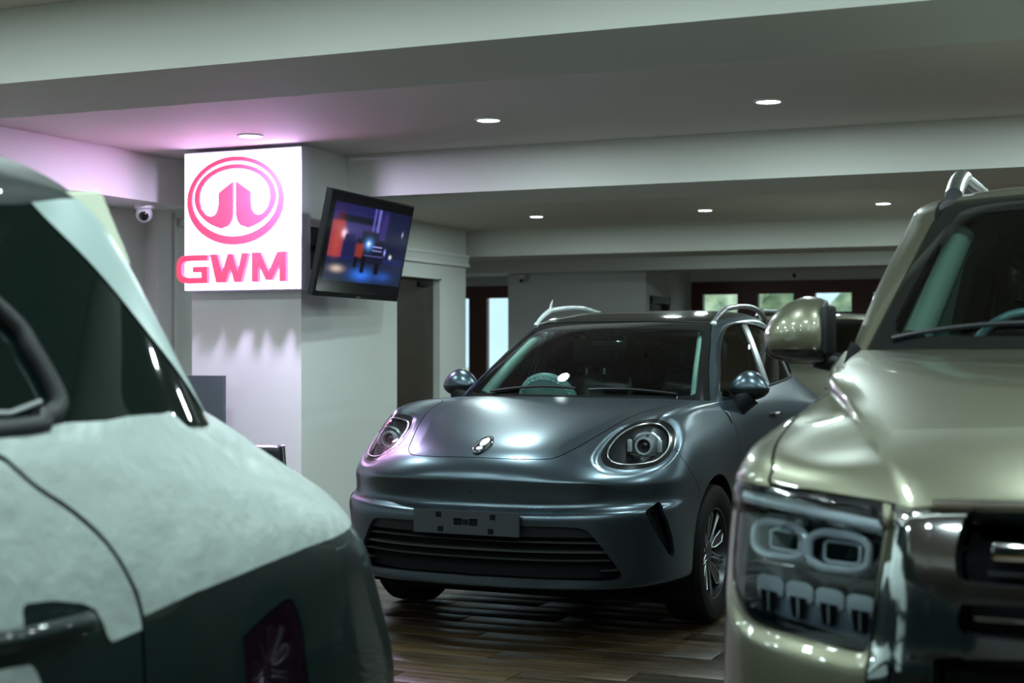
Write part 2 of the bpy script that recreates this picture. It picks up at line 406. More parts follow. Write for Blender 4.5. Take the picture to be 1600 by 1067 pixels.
# back wall with the wooden doors and their glass
YB = 23.2
struct(MB().box(-12.75,-11.9,YB,YB+.2,0,ZC).box(-11.9,-9.24,YB,YB+.2,2.44,ZC).box(-9.24,-7.0,YB,YB+.2,0,ZC).box(-7.0,2.0,YB,YB+.2,2.445,ZC).box(2.0,8.1,YB,YB+.2,0,ZC).build('wall_back', M['wall'], smooth=False))
def glazed(name, x0, x1, z1, panes, z_split, mullion=None):
    w = struct(empty(name, (0, YB, 0)))
    xs = sorted(panes); zlo, zhi = z_split
    MB().box(x0,x1,-.02,.10,zhi,z1).build('top_rail', M['frame_wood'], w, smooth=False)
    MB().box(x0,x1,-.02,.10,0,zlo).build('lower_panel', M['frame_wood'], w, smooth=False)
    edges = [x0]+[e for p in xs for e in p]+[x1]
    for k in range(0, len(edges), 2):
        MB().box(edges[k],edges[k+1],-.02,.10,zlo,zhi).build('stile', M['frame_wood'], w, smooth=False)
    for a, b in xs:
        MB().box(a,b,.03,.036,zlo,zhi).build('pane', M['window_glass'], w, smooth=False)
    return w
glazed('window_1', -11.9, -9.24, 2.44, [(-11.66,-10.93), (-10.60,-9.80)], (.35, 2.235))
glazed('window_2', -7.0, 2.0, 2.445, [(-6.81+.895*k, -6.245+.895*k) for k in range(10)], (1.955, 2.243))

# ------------------------------------------------------------------ outdoors behind the glass
def foliage_mat(name, c0, c1, sc):
    m = bpy.data.materials.new(name); m.use_nodes = True; nt = m.node_tree; b = nt.nodes['Principled BSDF']; b.inputs['Roughness'].default_value = .8
    tc = nt.nodes.new('ShaderNodeTexCoord'); n = nt.nodes.new('ShaderNodeTexNoise'); n.inputs['Scale'].default_value = sc; n.inputs['Detail'].default_value = 8
    nt.links.new(tc.outputs['Object'], n.inputs['Vector']); r = nt.nodes.new('ShaderNodeValToRGB'); r.color_ramp.elements[0].position = .35; r.color_ramp.elements[1].position = .66
    r.color_ramp.elements[0].color = (*c0,1); r.color_ramp.elements[1].color = (*c1,1); nt.links.new(n.outputs['Fac'], r.inputs['Fac']); nt.links.new(r.outputs['Color'], b.inputs['Base Color']); return m
M['leaf'] = foliage_mat('foliage', (.22,.33,.20), (.72,.82,.52), 2.6)
M['leaf2'] = foliage_mat('foliage_grey', (.34,.44,.38), (.68,.80,.68), 2.2)
M['haze_hill'] = foliage_mat('far_hill', (.62,.76,.84), (.74,.86,.92), .05)  # distance haze put into the hill's pale blue colour
M['yard'] = mat('yard_ground', (.75,.74,.70), .9, noise=(.4,3,.15))
M['bark'] = mat('bark', (.12,.09,.06), .9)
struct(MB().box(-90,70,23.5,170,-.6,-.3).build('ground_outside', M['yard'], smooth=False))
def hill():
    n = 40; V = []; F = []
    for i in range(n):
        for j in range(10):
            x = -120+i*5.5; h = 16*math.sin(j/9*PI/2)*(1+.25*math.sin(i*.55)+.12*math.sin(i*1.7)); V.append((x, 95+j*6+4*math.sin(i*.4), -1+h))
    for i in range(n-1):
        for j in range(9): a = i*10+j; F.append((a, a+10, a+11, a+1))
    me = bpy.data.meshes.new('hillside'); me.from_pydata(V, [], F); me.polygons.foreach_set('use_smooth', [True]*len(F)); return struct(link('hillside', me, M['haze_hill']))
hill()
def tree(x, y, h, r, m, label):
    t = empty('tree', (x, y, -.3)); tag(t, label, 'tree', 'trees seen through the glass')
    MB().tube([(0,0,0),(.05,0,h*.35),(0,.05,h*.6)], [.16,.12,.06]).build('trunk', M['bark'], t)
    b = MB()
    for k in range(16):
        a = random.random()*2*PI; q = random.random()**.5*r*.75; z = h*(.28+.62*random.random())
        b.sphere((q*math.cos(a), q*math.sin(a), z), r*(.35+.3*random.random()), u=10, v=7)
    for v in b.bm.verts: v.co += Vector((random.uniform(-1,1), random.uniform(-1,1), random.uniform(-1,1)))*r*.07
    b.build('crown', m, t, smooth=False); return t
for k, (x, y, h, r, m, lb) in enumerate([
    (-12.2,38,5.6,2.0,'leaf2','pale grey-green tree behind the leftmost of the small back panes'),
    (-8.9,33,5.2,1.6,'leaf','yellow-green tree behind the second small back pane from the left'),
    (-5.6,33.5,5.0,1.6,'leaf','leafy tree behind the third small back pane from the left'),
    (-1.8,37,5.4,2.0,'leaf2','broad pale tree hidden mostly behind the right car'),
    (-15.6,33,.85,.8,'leaf','low leafy bush outside the tall glass beside the far corner')]):
    tree(x, y, h, r, M[m], lb)

# ------------------------------------------------------------------ recessed downlights
def downlight(x, y, label, group=None, col=LAMP_COL, w=LAMP_W):
    t = empty('downlight', (x, y, ZC)); tag(t, label, 'ceiling light', group)
    o = link('trim_ring', ring_me, None, t); d = link('diffuser', disc_me, None, t)
    l = bpy.data.lights.new('downlight_lamp', 'AREA'); l.shape = 'DISK'; l.size = .132; l.energy = w; l.color = col; l.spread = PI
    lo = bpy.data.objects.new('lamp', l); COL.objects.link(lo); lo.parent = t; lo.location = (0,0,-.016)
    return t
ring_me = MB().lathe([(.068,-.002),(.068,-.010),(.074,-.012),(.084,-.008),(.086,0)], seg=28).mesh('trim_ring'); ring_me.materials.append(M['white_plastic'])
disc_me = MB().lathe([(0,-.008),(.069,-.008),(.069,-.006),(0,-.006)], seg=24).mesh('diffuser'); disc_me.materials.append(M['lamp'])
DX = [-5.6,-3.86,-2.1,-.33,1.44,3.2,5.0]
seen = {(8.47,0):'glowing round downlight in the ceiling right above the red-lettered sign', (8.47,1):'round white downlight in front of the second beam, nearer the sign', (8.47,2):'round white downlight in front of the second beam, farther right from the sign',
        (14.92,0):'leftmost of three small round downlights behind the second beam', (14.92,1):'middle of three small round downlights behind the second beam', (14.92,2):'rightmost of three small round downlights, beside the gold car roof'}
for y in (-1.2,1.45,2.6,3.75,6.8,8.47,12.2,14.92,18.9):
    for k, x in enumerate(DX):
        if y == 14.92: x = [-6.23,-4.36,-2.56,-.7,1.1,2.9,4.7][k]
        if y == 6.8: x += .55
        if 1 < y < 4: x = -5.5+1.3*k+(.65 if y == 2.6 else 0)
        lb = seen.get((y,k))
        over_sign = (y, k) == (8.47, 0)       # the lamp over the sign is stronger and violet
        downlight(x, y, lb or 'round recessed downlight in a part of the ceiling out of view', None if lb else 'downlights out of view',
                  (.74,.62,1.0) if over_sign else LAMP_COL, 65.0 if over_sign else LAMP_W*(.45 if y > 16 else .62 if 1 < y < 4 else 1))

# ------------------------------------------------------------------ shared car parts
def wheel(parent, x, y, r, rim_r, width, side, steer=0., style='petal', name='wheel'):
    """tyre + alloy; side = +1 when the outer face looks to +x"""
    w = empty(name, (x, y, r), 0); w.parent = parent; w.rotation_euler = (0, 0, steer)
    h = width/2; prof = [(rim_r-.01,-h*.80),(rim_r+.012,-h*.92),(r-.055,-h*1.0),(r-.022,-h*.94),(r-.007,-h*.80)]
    for g in (-.55,-.18,.18,.55):
        prof += [(r-.003,(g-.10)*h),(r-.003,(g-.045)*h),(r-.012,(g-.04)*h),(r-.012,(g+.04)*h),(r-.003,(g+.045)*h),(r-.003,(g+.10)*h)]
    prof += [(r-.007,h*.80),(r-.022,h*.94),(r-.055,h),(rim_r+.012,h*.92),(rim_r-.01,h*.80)]
    MB().lathe(prof, 'x', 56).build('tyre', M['rubber'], w, angle=math.radians(30))
    MB().lathe([(rim_r-.012,-h*.8),(rim_r+.004,-h*.86),(rim_r+.004,-h*.8),(rim_r-.03,-h*.3),(rim_r-.03,h*.3),(rim_r+.004,h*.8),(rim_r+.004,h*.86),(rim_r-.012,h*.8)], 'x', 48).build('rim', M['rim_dark'], w)
    MB().lathe([(0,h*.52),(.052,h*.52),(.06,h*.44),(.06,-h*.2),(0,-h*.2)], 'x', 24).build('hub', M['rim_dark'], w) if side > 0 else MB().lathe([(0,-h*.52),(.052,-h*.52),(.06,-h*.44),(.06,h*.2),(0,h*.2)], 'x', 24).build('hub', M['rim_dark'], w)
    xo = side*h*.62
    def P(rad, a, dx=0): return (xo-side*dx, rad*math.cos(a), rad*math.sin(a))
    for k in range(5):
        a = 2*PI*k/5+.35
        loop = [P(.06,a,.02),P(rim_r*.5,a-.22,.012),P(rim_r*.82,a-.17,.0),P(rim_r-.016,a,.0),P(rim_r*.82,a+.17,.0),P(rim_r*.5,a+.22,.012)]
        sp = MB()
        vs = [sp.bm.verts.new(q) for q in loop]; vi = [sp.bm.verts.new((q[0]-side*.035, q[1], q[2])) for q in loop]
        sp.bm.faces.new(vs); sp.bm.faces.new(vi[::-1])
        for i in range(6): sp.bm.faces.new((vs[i], vs[(i+1)%6], vi[(i+1)%6], vi[i]))
        s_ = sp.build('spoke', M['rim_dark'], w, smooth=False)
        MB().tube(loop, .0042, 6, closed=True).build('spoke_edge', M['satin'], s_)
        b = a+PI/5
        MB().tube([P(.055,b-.25,.015),P(rim_r*.55,b-.05,.01),P(rim_r-.012,b-.055)], .005, 6).tube([P(.055,b+.25,.015),P(rim_r*.55,b+.05,.01),P(rim_r-.012,b+.055)], .005, 6).build('thin_spoke', M['satin'], w)
    MB().lathe([(.0,-.012),(rim_r*.66,-.012),(rim_r*.66,.012),(0,.012)], 'x', 32).build('brake_disc', M['rim_dark'], w)
    return w
def copy_tree(o, parent=None):
    c = o.copy(); COL.objects.link(c); c.parent = parent
    for ch in list(o.children): copy_tree(ch, c)
    return c
def two(name, s, m, parent, rim=0., skip=None, side=0):
    """left and right copies of a side panel; side = +1/-1 builds only one"""
    out = []
    for k in ((1,-1) if side == 0 else (side,)):
        out.append(to_obj(name, s if k > 0 else mirror(s), m, parent, rim, skip))
    return out
def seat(parent, x, y, zc, h=.62, w=.52, m=None, tilt=.22):
    m = m or M['seat']; s = empty('seat', (x, y, zc)); s.parent = parent
    b = MB().box(-w/2,w/2,-.07,.07,0,h, bev=.05); b.build('backrest', m, s).rotation_euler = (-tilt,0,0)
    MB().box(-w/2,w/2,-.5,.04,-.12,.03, bev=.05).build('cushion', m, s)
    MB().box(-.15,.15,.07,.17,h+.03,h+.22, bev=.045).build('headrest', m, s)
    MB().tube([(-.06,.12,h-.1),(-.06,.13,h+.08)], .007).tube([(.06,.12,h-.1),(.06,.13,h+.08)], .007).build('headrest_post', M['satin'], s)
    return s
def steering(parent, x, y, z, r, m, tilt=.45, rr=.016):
    s = empty('steering_wheel', (x, y, z)); s.parent = parent; s.rotation_euler = (tilt, 0, 0)
    pts = [(r*math.cos(2*PI*k/40), 0, r*math.sin(2*PI*k/40)) for k in range(40)]
    MB().tube(pts, rr, 10, closed=True).build('wheel_rim', m, s)
    MB().sphere((0,.01,0), .08, 1, .45, .8).build('hub', M['dash'], s)
    if rr > .02:       # pleated fabric cover pulled over the whole wheel
        b = MB(); ce = b.bm.verts.new((0,-.035,0)); rings = []
        for q, (rad, yy) in enumerate(((.10,-.045),(r*.86,-.034),(r*1.0,-.030),(r*1.12,-.008),(r*1.12,.02))):
            rings.append([b.bm.verts.new((rad*math.cos(2*PI*k/72)*(1+.012*(k%2)*(q>1)), yy-.006*(k%2)*(q>1), rad*math.sin(2*PI*k/72)*(1+.012*(k%2)*(q>1)))) for k in range(72)])
        for k in range(72):
            b.bm.faces.new((ce, rings[0][k], rings[0][(k+1)%72]))
            for A, B in zip(rings, rings[1:]): b.bm.faces.new((A[k],B[k],B[(k+1)%72],A[(k+1)%72]))
        b.build('fabric_cover', m, s)
    MB().tube([(-r,0,0),(0,.0,0),(r,0,0)], .018, 8).tube([(0,0,0),(0,0,-r)], .018, 8).build('spokes', M['dash'], s)
    return s
def strip_tube(pts, r, name, m, parent, closed=False, seg=8):
    return MB().tube([tuple(p) for p in pts], r, seg, closed=closed).build(name, m, parent)
def smoothstep(a, b, x): t = np.clip((x-a)/(b-a), 0, 1); return t*t*(3-2*t)

# ------------------------------------------------------------------ grey hatchback facing the camera
def grey_car():
    XC, Y0 = -3.019, 7.40
    car = empty('car', (XC, Y0, 0)); tag(car, 'matte blue-grey compact car with round headlights facing the camera in the middle', 'car')
    ORG = (XC, Y0, 0)
    AY, RY, WR = .05, 2.70, .352          # axle positions and wheel radius
    def fr(x, yc, dz=0., k=1.):
        """front profile at half-width x whose widest line sits at y = yc (levels 0-9)"""
        return [(x*.93, yc+.25*k, .245),(x*.975, yc+.055*k, .272),(x*1.0, yc+.018*k, .300),(x, yc+.014*k, .43),(x, yc-.006*k, .575),(x, yc+.004*k, .628+dz),(x, yc+.042*k, .662+dz),(x, yc+.022*k, .742),(x, yc+.010*k, .772)]
    C = [ # centre -> corner -> side -> rear centre; each line runs from the sill / chin up to the cowl / belt
     fr(0,-1.008)+[(0,-.992,.806),(0,-.945,.868),(0,-.815,.938),(0,-.55,1.012),(0,-.15,1.09),(0,.30,1.128)],
     fr(.28,-.992)+[(.28,-.972,.806),(.275,-.92,.868),(.27,-.79,.94),(.28,-.53,1.018),(.29,-.14,1.096),(.30,.305,1.128)],
     fr(.515,-.928,.004)+[(.51,-.896,.806),(.49,-.83,.866),(.475,-.70,.938),(.49,-.44,1.030),(.52,-.09,1.103),(.54,.325,1.125)],
     [(.62,-.60,.245),(.66,-.77,.272),(.69,-.80,.300),(.685,-.825,.43),(.665,-.858,.572),(.668,-.85,.636),(.66,-.81,.665),(.674,-.80,.742),(.675,-.795,.770),(.665,-.778,.802),(.63,-.73,.856),(.62,-.58,.955),(.64,-.36,1.055),(.665,.0,1.103),(.69,.36,1.118)],
     [(.73,-.48,.245),(.78,-.62,.275),(.81,-.64,.305),(.80,-.69,.43),(.782,-.745,.57),(.786,-.74,.640),(.772,-.70,.668),(.787,-.68,.742),(.79,-.672,.768),(.785,-.655,.800),(.745,-.62,.87),(.72,-.50,.985),(.73,-.33,1.072),(.745,.0,1.108),(.745,.42,1.115)],
     [(.80,-.36,.245),(.85,-.43,.28),(.875,-.445,.315),(.875,-.50,.43),(.866,-.565,.57),(.868,-.56,.645),(.860,-.53,.675),(.868,-.505,.740),(.869,-.497,.766),(.863,-.487,.802),(.835,-.47,.88),(.80,-.40,.985),(.785,-.26,1.06),(.785,.02,1.105),(.775,.44,1.113)],
     [(.83,-.24,.22),(.875,-.255,.275),(.895,-.26,.32),(.90,-.29,.43),(.895,-.33,.57),(.895,-.33,.645),(.893,-.325,.685),(.894,-.315,.735),(.894,-.31,.766),(.89,-.30,.805),(.875,-.29,.89),(.845,-.25,.98),(.82,-.13,1.048),(.81,.06,1.092),(.80,.46,1.112)],
     [(.84,.06,.20),(.885,.06,.27),(.905,.06,.32),(.914,.06,.43),(.917,.06,.57),(.917,.06,.645),(.916,.06,.685),(.914,.06,.735),(.91,.06,.766),(.905,.06,.81),(.89,.06,.89),(.865,.06,.972),(.84,.09,1.032),(.825,.17,1.076),(.805,.50,1.112)],
     [(.83,.5,.20),(.88,.5,.27),(.90,.5,.32),(.90,.5,.43),(.895,.5,.57),(.893,.5,.645),(.893,.5,.685),(.893,.5,.735),(.893,.5,.766),(.892,.5,.81),(.887,.5,.89),(.872,.5,.97),(.855,.5,1.03),(.835,.51,1.075),(.81,.57,1.113)],
    ]
    zs = [.20,.27,.32,.43,.57,.645,.685,.735,.766,.81,.89,.97,1.04,1.09]
    def side(y, xs, belt): return [(x, y, z) for x, z in zip(xs, zs)]+[belt]
    C.append(side(1.0, [.82,.87,.885,.885,.885,.885,.885,.885,.885,.885,.88,.872,.86,.84], (.812,1.0,1.132)))
    C.append(side(1.55,[.82,.87,.885,.885,.885,.885,.885,.885,.885,.885,.882,.874,.86,.84], (.800,1.55,1.160)))
    C.append(side(2.2, [.83,.88,.895,.897,.90,.90,.90,.90,.90,.90,.897,.89,.87,.84], (.772,2.2,1.195)))
    C.append(side(2.7, [.84,.89,.915,.925,.93,.93,.93,.93,.928,.925,.918,.905,.875,.82], (.70,2.68,1.215)))
    C.append([(.76,3.05,.20),(.84,3.08,.27),(.87,3.1,.32),(.88,3.11,.43),(.885,3.11,.57),(.885,3.1,.648),(.883,3.1,.685),(.882,3.1,.735),(.88,3.09,.766),(.875,3.08,.81),(.865,3.06,.89),(.845,3.03,.97),(.80,2.99,1.05),(.72,2.95,1.12),(.58,2.9,1.20)])
    C.append([(.55,3.22,.20),(.64,3.28,.27),(.67,3.31,.32),(.68,3.33,.43),(.68,3.33,.57),(.68,3.32,.648),(.68,3.31,.685),(.675,3.3,.735),(.67,3.29,.766),(.66,3.28,.81),(.65,3.25,.89),(.63,3.21,.97),(.58,3.16,1.05),(.52,3.10,1.12),(.44,3.02,1.19)])
    C.append([(0,3.27,.20),(0,3.35,.27),(0,3.38,.32),(0,3.40,.43),(0,3.40,.57),(0,3.39,.648),(0,3.38,.685),(0,3.37,.735),(0,3.36,.766),(0,3.34,.81),(0,3.31,.89),(0,3.27,.97),(0,3.22,1.05),(0,3.15,1.12),(0,3.06,1.19)])
    low = loft(C, res=(.012,.009), sym=(True,True), maxseg=(26,22))
    # greenhouse rows: centre -> belt
    G = [
     [(0,.24,1.09),(.28,.27,1.09),(.52,.33,1.09),(.69,.39,1.09),(.742,.425,1.09),(.77,.47,1.09),(.79,.53,1.09),(.80,.60,1.09),(.805,.66,1.09)],
     [(0,.52,1.285),(.26,.54,1.283),(.47,.60,1.278),(.62,.66,1.272),(.672,.70,1.268),(.70,.745,1.26),(.722,.81,1.245),(.765,.87,1.185),(.806,.92,1.105)],
     [(0,.80,1.44),(.24,.82,1.438),(.43,.875,1.432),(.56,.92,1.425),(.608,.96,1.42),(.64,1.0,1.412),(.668,1.07,1.385),(.74,1.14,1.26),(.81,1.17,1.12)],
     [(0,1.06,1.55),(.22,1.075,1.55),(.40,1.11,1.546),(.515,1.145,1.54),(.558,1.165,1.534),(.60,1.21,1.52),(.64,1.28,1.485),(.73,1.36,1.31),(.81,1.40,1.135)],
     [(0,1.30,1.597),(.22,1.31,1.597),(.40,1.33,1.592),(.51,1.36,1.585),(.56,1.38,1.576),(.605,1.43,1.556),(.645,1.48,1.518),(.73,1.55,1.33),(.80,1.60,1.15)],
     [(0,1.8,1.635),(.22,1.8,1.635),(.40,1.81,1.63),(.52,1.83,1.618),(.57,1.85,1.604),(.612,1.88,1.58),(.648,1.9,1.538),(.72,1.92,1.36),(.79,1.94,1.165)],
     [(0,2.3,1.622),(.22,2.3,1.622),(.38,2.3,1.613),(.50,2.31,1.596),(.55,2.32,1.575),(.588,2.33,1.545),(.622,2.34,1.50),(.69,2.36,1.35),(.755,2.38,1.185)],
     [(0,2.75,1.53),(.2,2.75,1.53),(.36,2.74,1.52),(.465,2.73,1.495),(.51,2.72,1.465),(.545,2.71,1.43),(.575,2.70,1.39),(.63,2.70,1.29),(.68,2.70,1.19)],
     [(0,3.05,1.36),(.2,3.04,1.36),(.34,3.0,1.35),(.43,2.96,1.33),(.47,2.93,1.31),(.495,2.91,1.29),(.52,2.89,1.265),(.55,2.87,1.23),(.58,2.86,1.18)],
     [(0,3.2,1.15),(.2,3.19,1.15),(.34,3.13,1.15),(.43,3.08,1.15),(.47,3.05,1.15),(.5,3.02,1.15),(.52,3.0,1.15),(.55,2.97,1.15),(.58,2.95,1.14)],
    ]
    Gt = np.transpose(np.array(G), (1,0,2))
    top = loft(Gt, res=(.014,.014), sym=(True,False), maxseg=(26,40))
    cl = Caster(low, ORG); ct = Caster(top, ORG)
    paint, blk = M['paint_grey'], M['black_plastic']
    # --- headlight outline (photo pixels on the body surface)
    lamp_px = [(1015,655),(1032,657),(1046,665),(1054,681.5),(1049.5,704),(1030,723.5),(1004.5,731.7),(973,734.7),(944.5,728),(935.5,713),(943,695),(959.5,677),(985,662)]
    lamp3 = cl(lamp_px); B = FRONT
    lamp2 = catmull(lamp3@B.T, 6, True)
    front = lambda V: (V[:,1] < .35)
    fl = fpoly(low, lamp2, B, lambda V: (V[:,1] < .3) & (V[:,2] > .7))
    # shallow body-coloured rim that sinks towards the lamp
    low.V += low.N*(-.010*smoothstep(.026,.004,fl))[:,None]
    # hood power line: slightly lower outside the crease
    cr = cl([(874,698),(900,681),(945,660),(985,638),(1009,627)])
    fc = ldist(low.V@TOP.T, cr[:, :2]); wgt = smoothstep(-.86,-.70,low.V[:,1])*smoothstep(.32,.15,low.V[:,1])
    low.V[:,2] -= np.where(low.V[:,2] > .85, np.clip(fc,0,.10)*.10*wgt*smoothstep(.25,.12,np.abs(fc)), 0)
    n_ = np.zeros_like(low.V); fn_ = np.cross(low.V[low.F[:,1]]-low.V[low.F[:,0]], low.V[low.F[:,2]]-low.V[low.F[:,0]])
    for q in range(3): np.add.at(n_, low.F[:,q], fn_)
    n_ /= np.maximum(np.linalg.norm(n_,axis=1,keepdims=True),1e-12); n_[np.abs(low.V[:,0]) < 1e-6,0] = 0; n_ /= np.maximum(np.linalg.norm(n_,axis=1,keepdims=True),1e-12); low.N = n_
    cl = Caster(low, ORG)
    # --- cut the lamp, the grille, the side vents, the arches
    fl = fpoly(low, lamp2, B, lambda V: (V[:,1] < .3) & (V[:,2] > .7))
    lamp, rest = split(low, fl)
    # under-shell behind every gap
    inner = offset(low, -.03)
    gp = cl([(813.8,822),(860,823),(895.8,824.5),(915,829),(931,844),(958,878),(971,897),(969,904),(949,908),(887,907),(813.8,904)]) @ FRONT.T
    gpoly = catmull(np.concatenate([[(0,gp[0,1])],[(.13,gp[0,1])],gp[:-1],[(.12,gp[-1,1])],[(0,gp[-1,1]-.002)]]), 4)
    gpoly = np.concatenate([gpoly, [(-.2,gp[-1,1])],[(-.2,gp[0,1])]])
    fg = fpoly(rest, gpoly, FRONT, lambda V: V[:,1] < -.3)
    grille, rest = split(rest, fg)
    vp = cl([(1029,783),(1036,793),(1044,815),(1051,840),(1054,862),(1052.5,870),(1047,868),(1036,851),(1020,823),(1009,801),(1010,797)])@FRONT.T
    fv = fpoly(rest, vp, FRONT, lambda V: (V[:,1] < -.1))
    vent, rest = split(rest, fv)
    for ay in (AY, RY):
        R = .392
        fa = np.where(rest.V[:,0] > .55, np.hypot(rest.V[:,1]-ay, rest.V[:,2]-.362)-R, .3)
        fa = np.where((rest.V[:,2] < .2), np.minimum(fa, np.abs(rest.V[:,1]-ay)-R), fa)
        _, rest = split(rest, fa)
        fa = np.where(inner.V[:,0] > .5, np.hypot(inner.V[:,1]-ay, inner.V[:,2]-.362)-R-.004, .3)
        _, inner = split(inner, fa)
    _, inner = split(inner, fpoly(inner, lamp2, B, lambda V: (V[:,1] < .3) & (V[:,2] > .65)))
    _, inner = split(inner, fpoly(inner, gpoly, FRONT, lambda V: V[:,1] < -.3))
    _, inner = split(inner, fpoly(inner, vp, FRONT, lambda V: V[:,1] < -.1))
    # --- hood
    hp = cl([(700,714.4)], flip=True).tolist()+cl([(800,717.2),(850,717.5),(868.8,714.5),(887.5,706.5),(910,694.5),(947.5,672.5),(985,652),(1020,640),(1060,632),(1092,629)]).tolist()
    hp = np.array(hp)
    HB = np.array([[1,0,0],[0,.80,.60]])
    hq = hp@HB.T; c0 = hq[0].copy(); c0[0] = 0; c0[1] = hq[1,1]-.004
    hpoly = catmull(np.concatenate([[c0], hq[1:]]), 6)
    hpoly = np.concatenate([hpoly, [(.74,1.1),(-.3,1.1),(-.3,c0[1])]])
    fh = fpoly(rest, hpoly, HB, lambda V: (V[:,1] < .7) & (V[:,2] > .8))
    hood, rest = seam(rest, fh, .0026)
    # --- bumper / fender / doors by vertical seams on the side
    bs = cl([(1053,701),(1066,716),(1080,738),(1092,762)])@SIDE.T
    fb = ldist(rest.V@SIDE.T, np.concatenate([[(bs[0,0]-.05,bs[0,1]+.25)], bs, [(bs[-1,0]+.06,bs[-1,1]-.5)]]))
    fb = np.where(rest.V[:,1] > .6, 1., fb)
    bump, rest = (seam(rest, -fb, .0018) if fb[np.argmin(rest.V[:,1])] > 0 else seam(rest, fb, .0018))
    ds = cl([(1126,630),(1139,640),(1149,657)])@SIDE.T
    door_front = np.concatenate([[(.46,1.3),(.50,1.12)], [(.52,1.05),(.545,.9),(.56,.6),(.545,.35),(.54,.1)]])
    fd = ldist(rest.V@SIDE.T, door_front); sgn = -1 if fd[np.argmin(np.abs(rest.V[:,1]-1.0))] > 0 else 1
    fender, rest = seam(rest, -sgn*fd if True else fd, .0022)
    if fender.V[:,1].mean() > rest.V[:,1].mean(): fender, rest = rest, fender
    dl = np.array([(1.565,1.3),(1.555,1.1),(1.60,.9),(1.60,.5),(1.57,.1)])
    a_, b_ = seam(rest, ldist(rest.V@SIDE.T, dl), .0022); fdoor, rest = (a_, b_) if a_.V[:,1].mean() < b_.V[:,1].mean() else (b_, a_)
    dl = np.array([(2.55,1.3),(2.48,1.12),(2.36,.9),(2.31,.7),(2.30,.5),(2.30,.1)])
    a_, b_ = seam(rest, ldist(rest.V@SIDE.T, dl), .0022); rdoor, quarter = (a_, b_) if a_.V[:,1].mean() < b_.V[:,1].mean() else (b_, a_)
    sk = lambda v: abs(v[0]) < 1e-4
    to_obj('hood', both(hood), paint, car, .014, sk)
    bp = to_obj('front_bumper', both(bump), paint, car, .022, sk)
    two('front_fender', fender, paint, car, .02)
    fds = two('front_door', fdoor, paint, car, .014); two('rear_door', rdoor, paint, car, .014)
    to_obj('rear_body', both(quarter), paint, car, .02, sk)
    to_obj('inner_shell', both(inner), M['black_matte'], car)
    MB().box(-.62,.62,-.62,3.1,.19,.23).box(-.80,.80,.56,2.28,.19,.23).build('underbody', M['black_matte'], car, smooth=False)
    for ay in (AY, RY):
        for sx in (1,-1):
            b = MB(); pts = [(ay+.40*math.cos(a), .35+.40*math.sin(a)) for a in np.linspace(-.5, PI+.5, 28)]
            A = [b.bm.verts.new((sx*.48,y,max(z,.15))) for y,z in pts]; Bv = [b.bm.verts.new((sx*.885,y,max(z,.15))) for y,z in pts]
            for k in range(27): b.bm.faces.new((A[k],A[k+1],Bv[k+1],Bv[k]))
            b.bm.faces.new(A); b.build('wheel_housing', M['black_matte'], car, smooth=False)
    # --- headlights
    for k in (1,-1):
        K = (lambda s: s) if k > 0 else mirror
        h = empty('headlight', (0,0,0)); h.parent = car
        f = fpoly(lamp, lamp2, B); bez, inn = split(lamp, -(f+.017))
        to_obj('bezel', K(offset(bez,-.001)), M['black_gloss'], h, .03)
        to_obj('lens', K(offset(inn,.0)), M['lens'], h)
        fi = fpoly(inn, lamp2, B)+.017
        to_obj('reflector_bowl', K(offset(inn, -.012-.125*smoothstep(0,-.05,fi))), M['rim_dark'], h)
        # bright inner ring
        q = lamp2; cen = q.mean(0); dirs = cen-q; dirs /= np.linalg.norm(dirs,axis=1,keepdims=True)
        loop2 = q+dirs*.021; bv = lamp.bvh(); pts = []
        for u, v in loop2:
            hit = bv.ray_cast(Vector((u,-3,v)), Vector((0,1,0)))
            if hit[0] is not None: pts.append((hit[0].x*k, hit[0].y+.007, hit[0].z))
        strip_tube(pts[::2], .0046, 'light_ring', M['satin'], h, closed=True)
        # projector: looks forward and a little outward
        pc3 = cl([(1002,697)])[0]; pc = Vector(((pc3[0]-.012)*k, pc3[1]+.080, pc3[2]-.004))
        pr = empty('projector', pc); pr.parent = h; pr.rotation_euler = (0,0,.10*k)
        MB().lathe([(.033,-.010),(.041,-.012),(.043,-.004),(.042,.02),(.034,.02),(.033,-.010)], 'y', 32).build('projector_ring', M['lamp_white'], pr)
        bb = MB().sphere((0,.010,0), .033, 1,.75,1); bb.build('projector_lens', M['black_gloss'], pr)
        MB().box(-.085,-.062,.0,.02,-.032,.030, bev=.006).build('side_light_bar', M['lamp_white'], pr); MB().box(.062,.085,.0,.02,-.032,.030, bev=.006).build('side_light_bar', M['lamp_white'], pr)
        arc = [(.066*math.cos(a)+.01*k, .012, .012+.050*math.sin(a)) for a in np.linspace(.35,PI-.35,14)]
        MB().tube(arc, .008, 8).build('upper_shield', M['satin'], pr)
        MB().tube([(-.07,.006,-.042),(0,.0,-.05),(.07,.006,-.042)], .004, 8).build('lower_trim', M['chrome'], pr)
    # --- lower grille: recessed dark bed, slats, lip
    g = empty('lower_grille', (0,0,0)); g.parent = car
    to_obj('grille_bed', both(offset(grille, -.07)), M['black_matte'], g)
    zt, zb = grille.V[:,2].max(), grille.V[:,2].min()
    top_band, gr = split(grille, (zt-.055)-grille.V[:,2])
    to_obj('upper_band', both(offset(top_band,-.018)), blk, g, .02, sk)
    for z in np.linspace(zt-.085, zb+.045, 4):
        a_, _ = split(gr, np.abs(gr.V[:,2]-z)-.004)
        to_obj('slat', both(offset(a_,-.022)), M['slat'], g, .03, sk)
    for k in (1,-1):
        to_obj('bumper_vent', (lambda s: s if k > 0 else mirror(s))(offset(vent,-.045)), M['black_matte'], car)
    # --- plate holder with its fixing holes
    pz0, pz1 = .525, .635
    px0, px1 = -.272, .272; py = -1.035
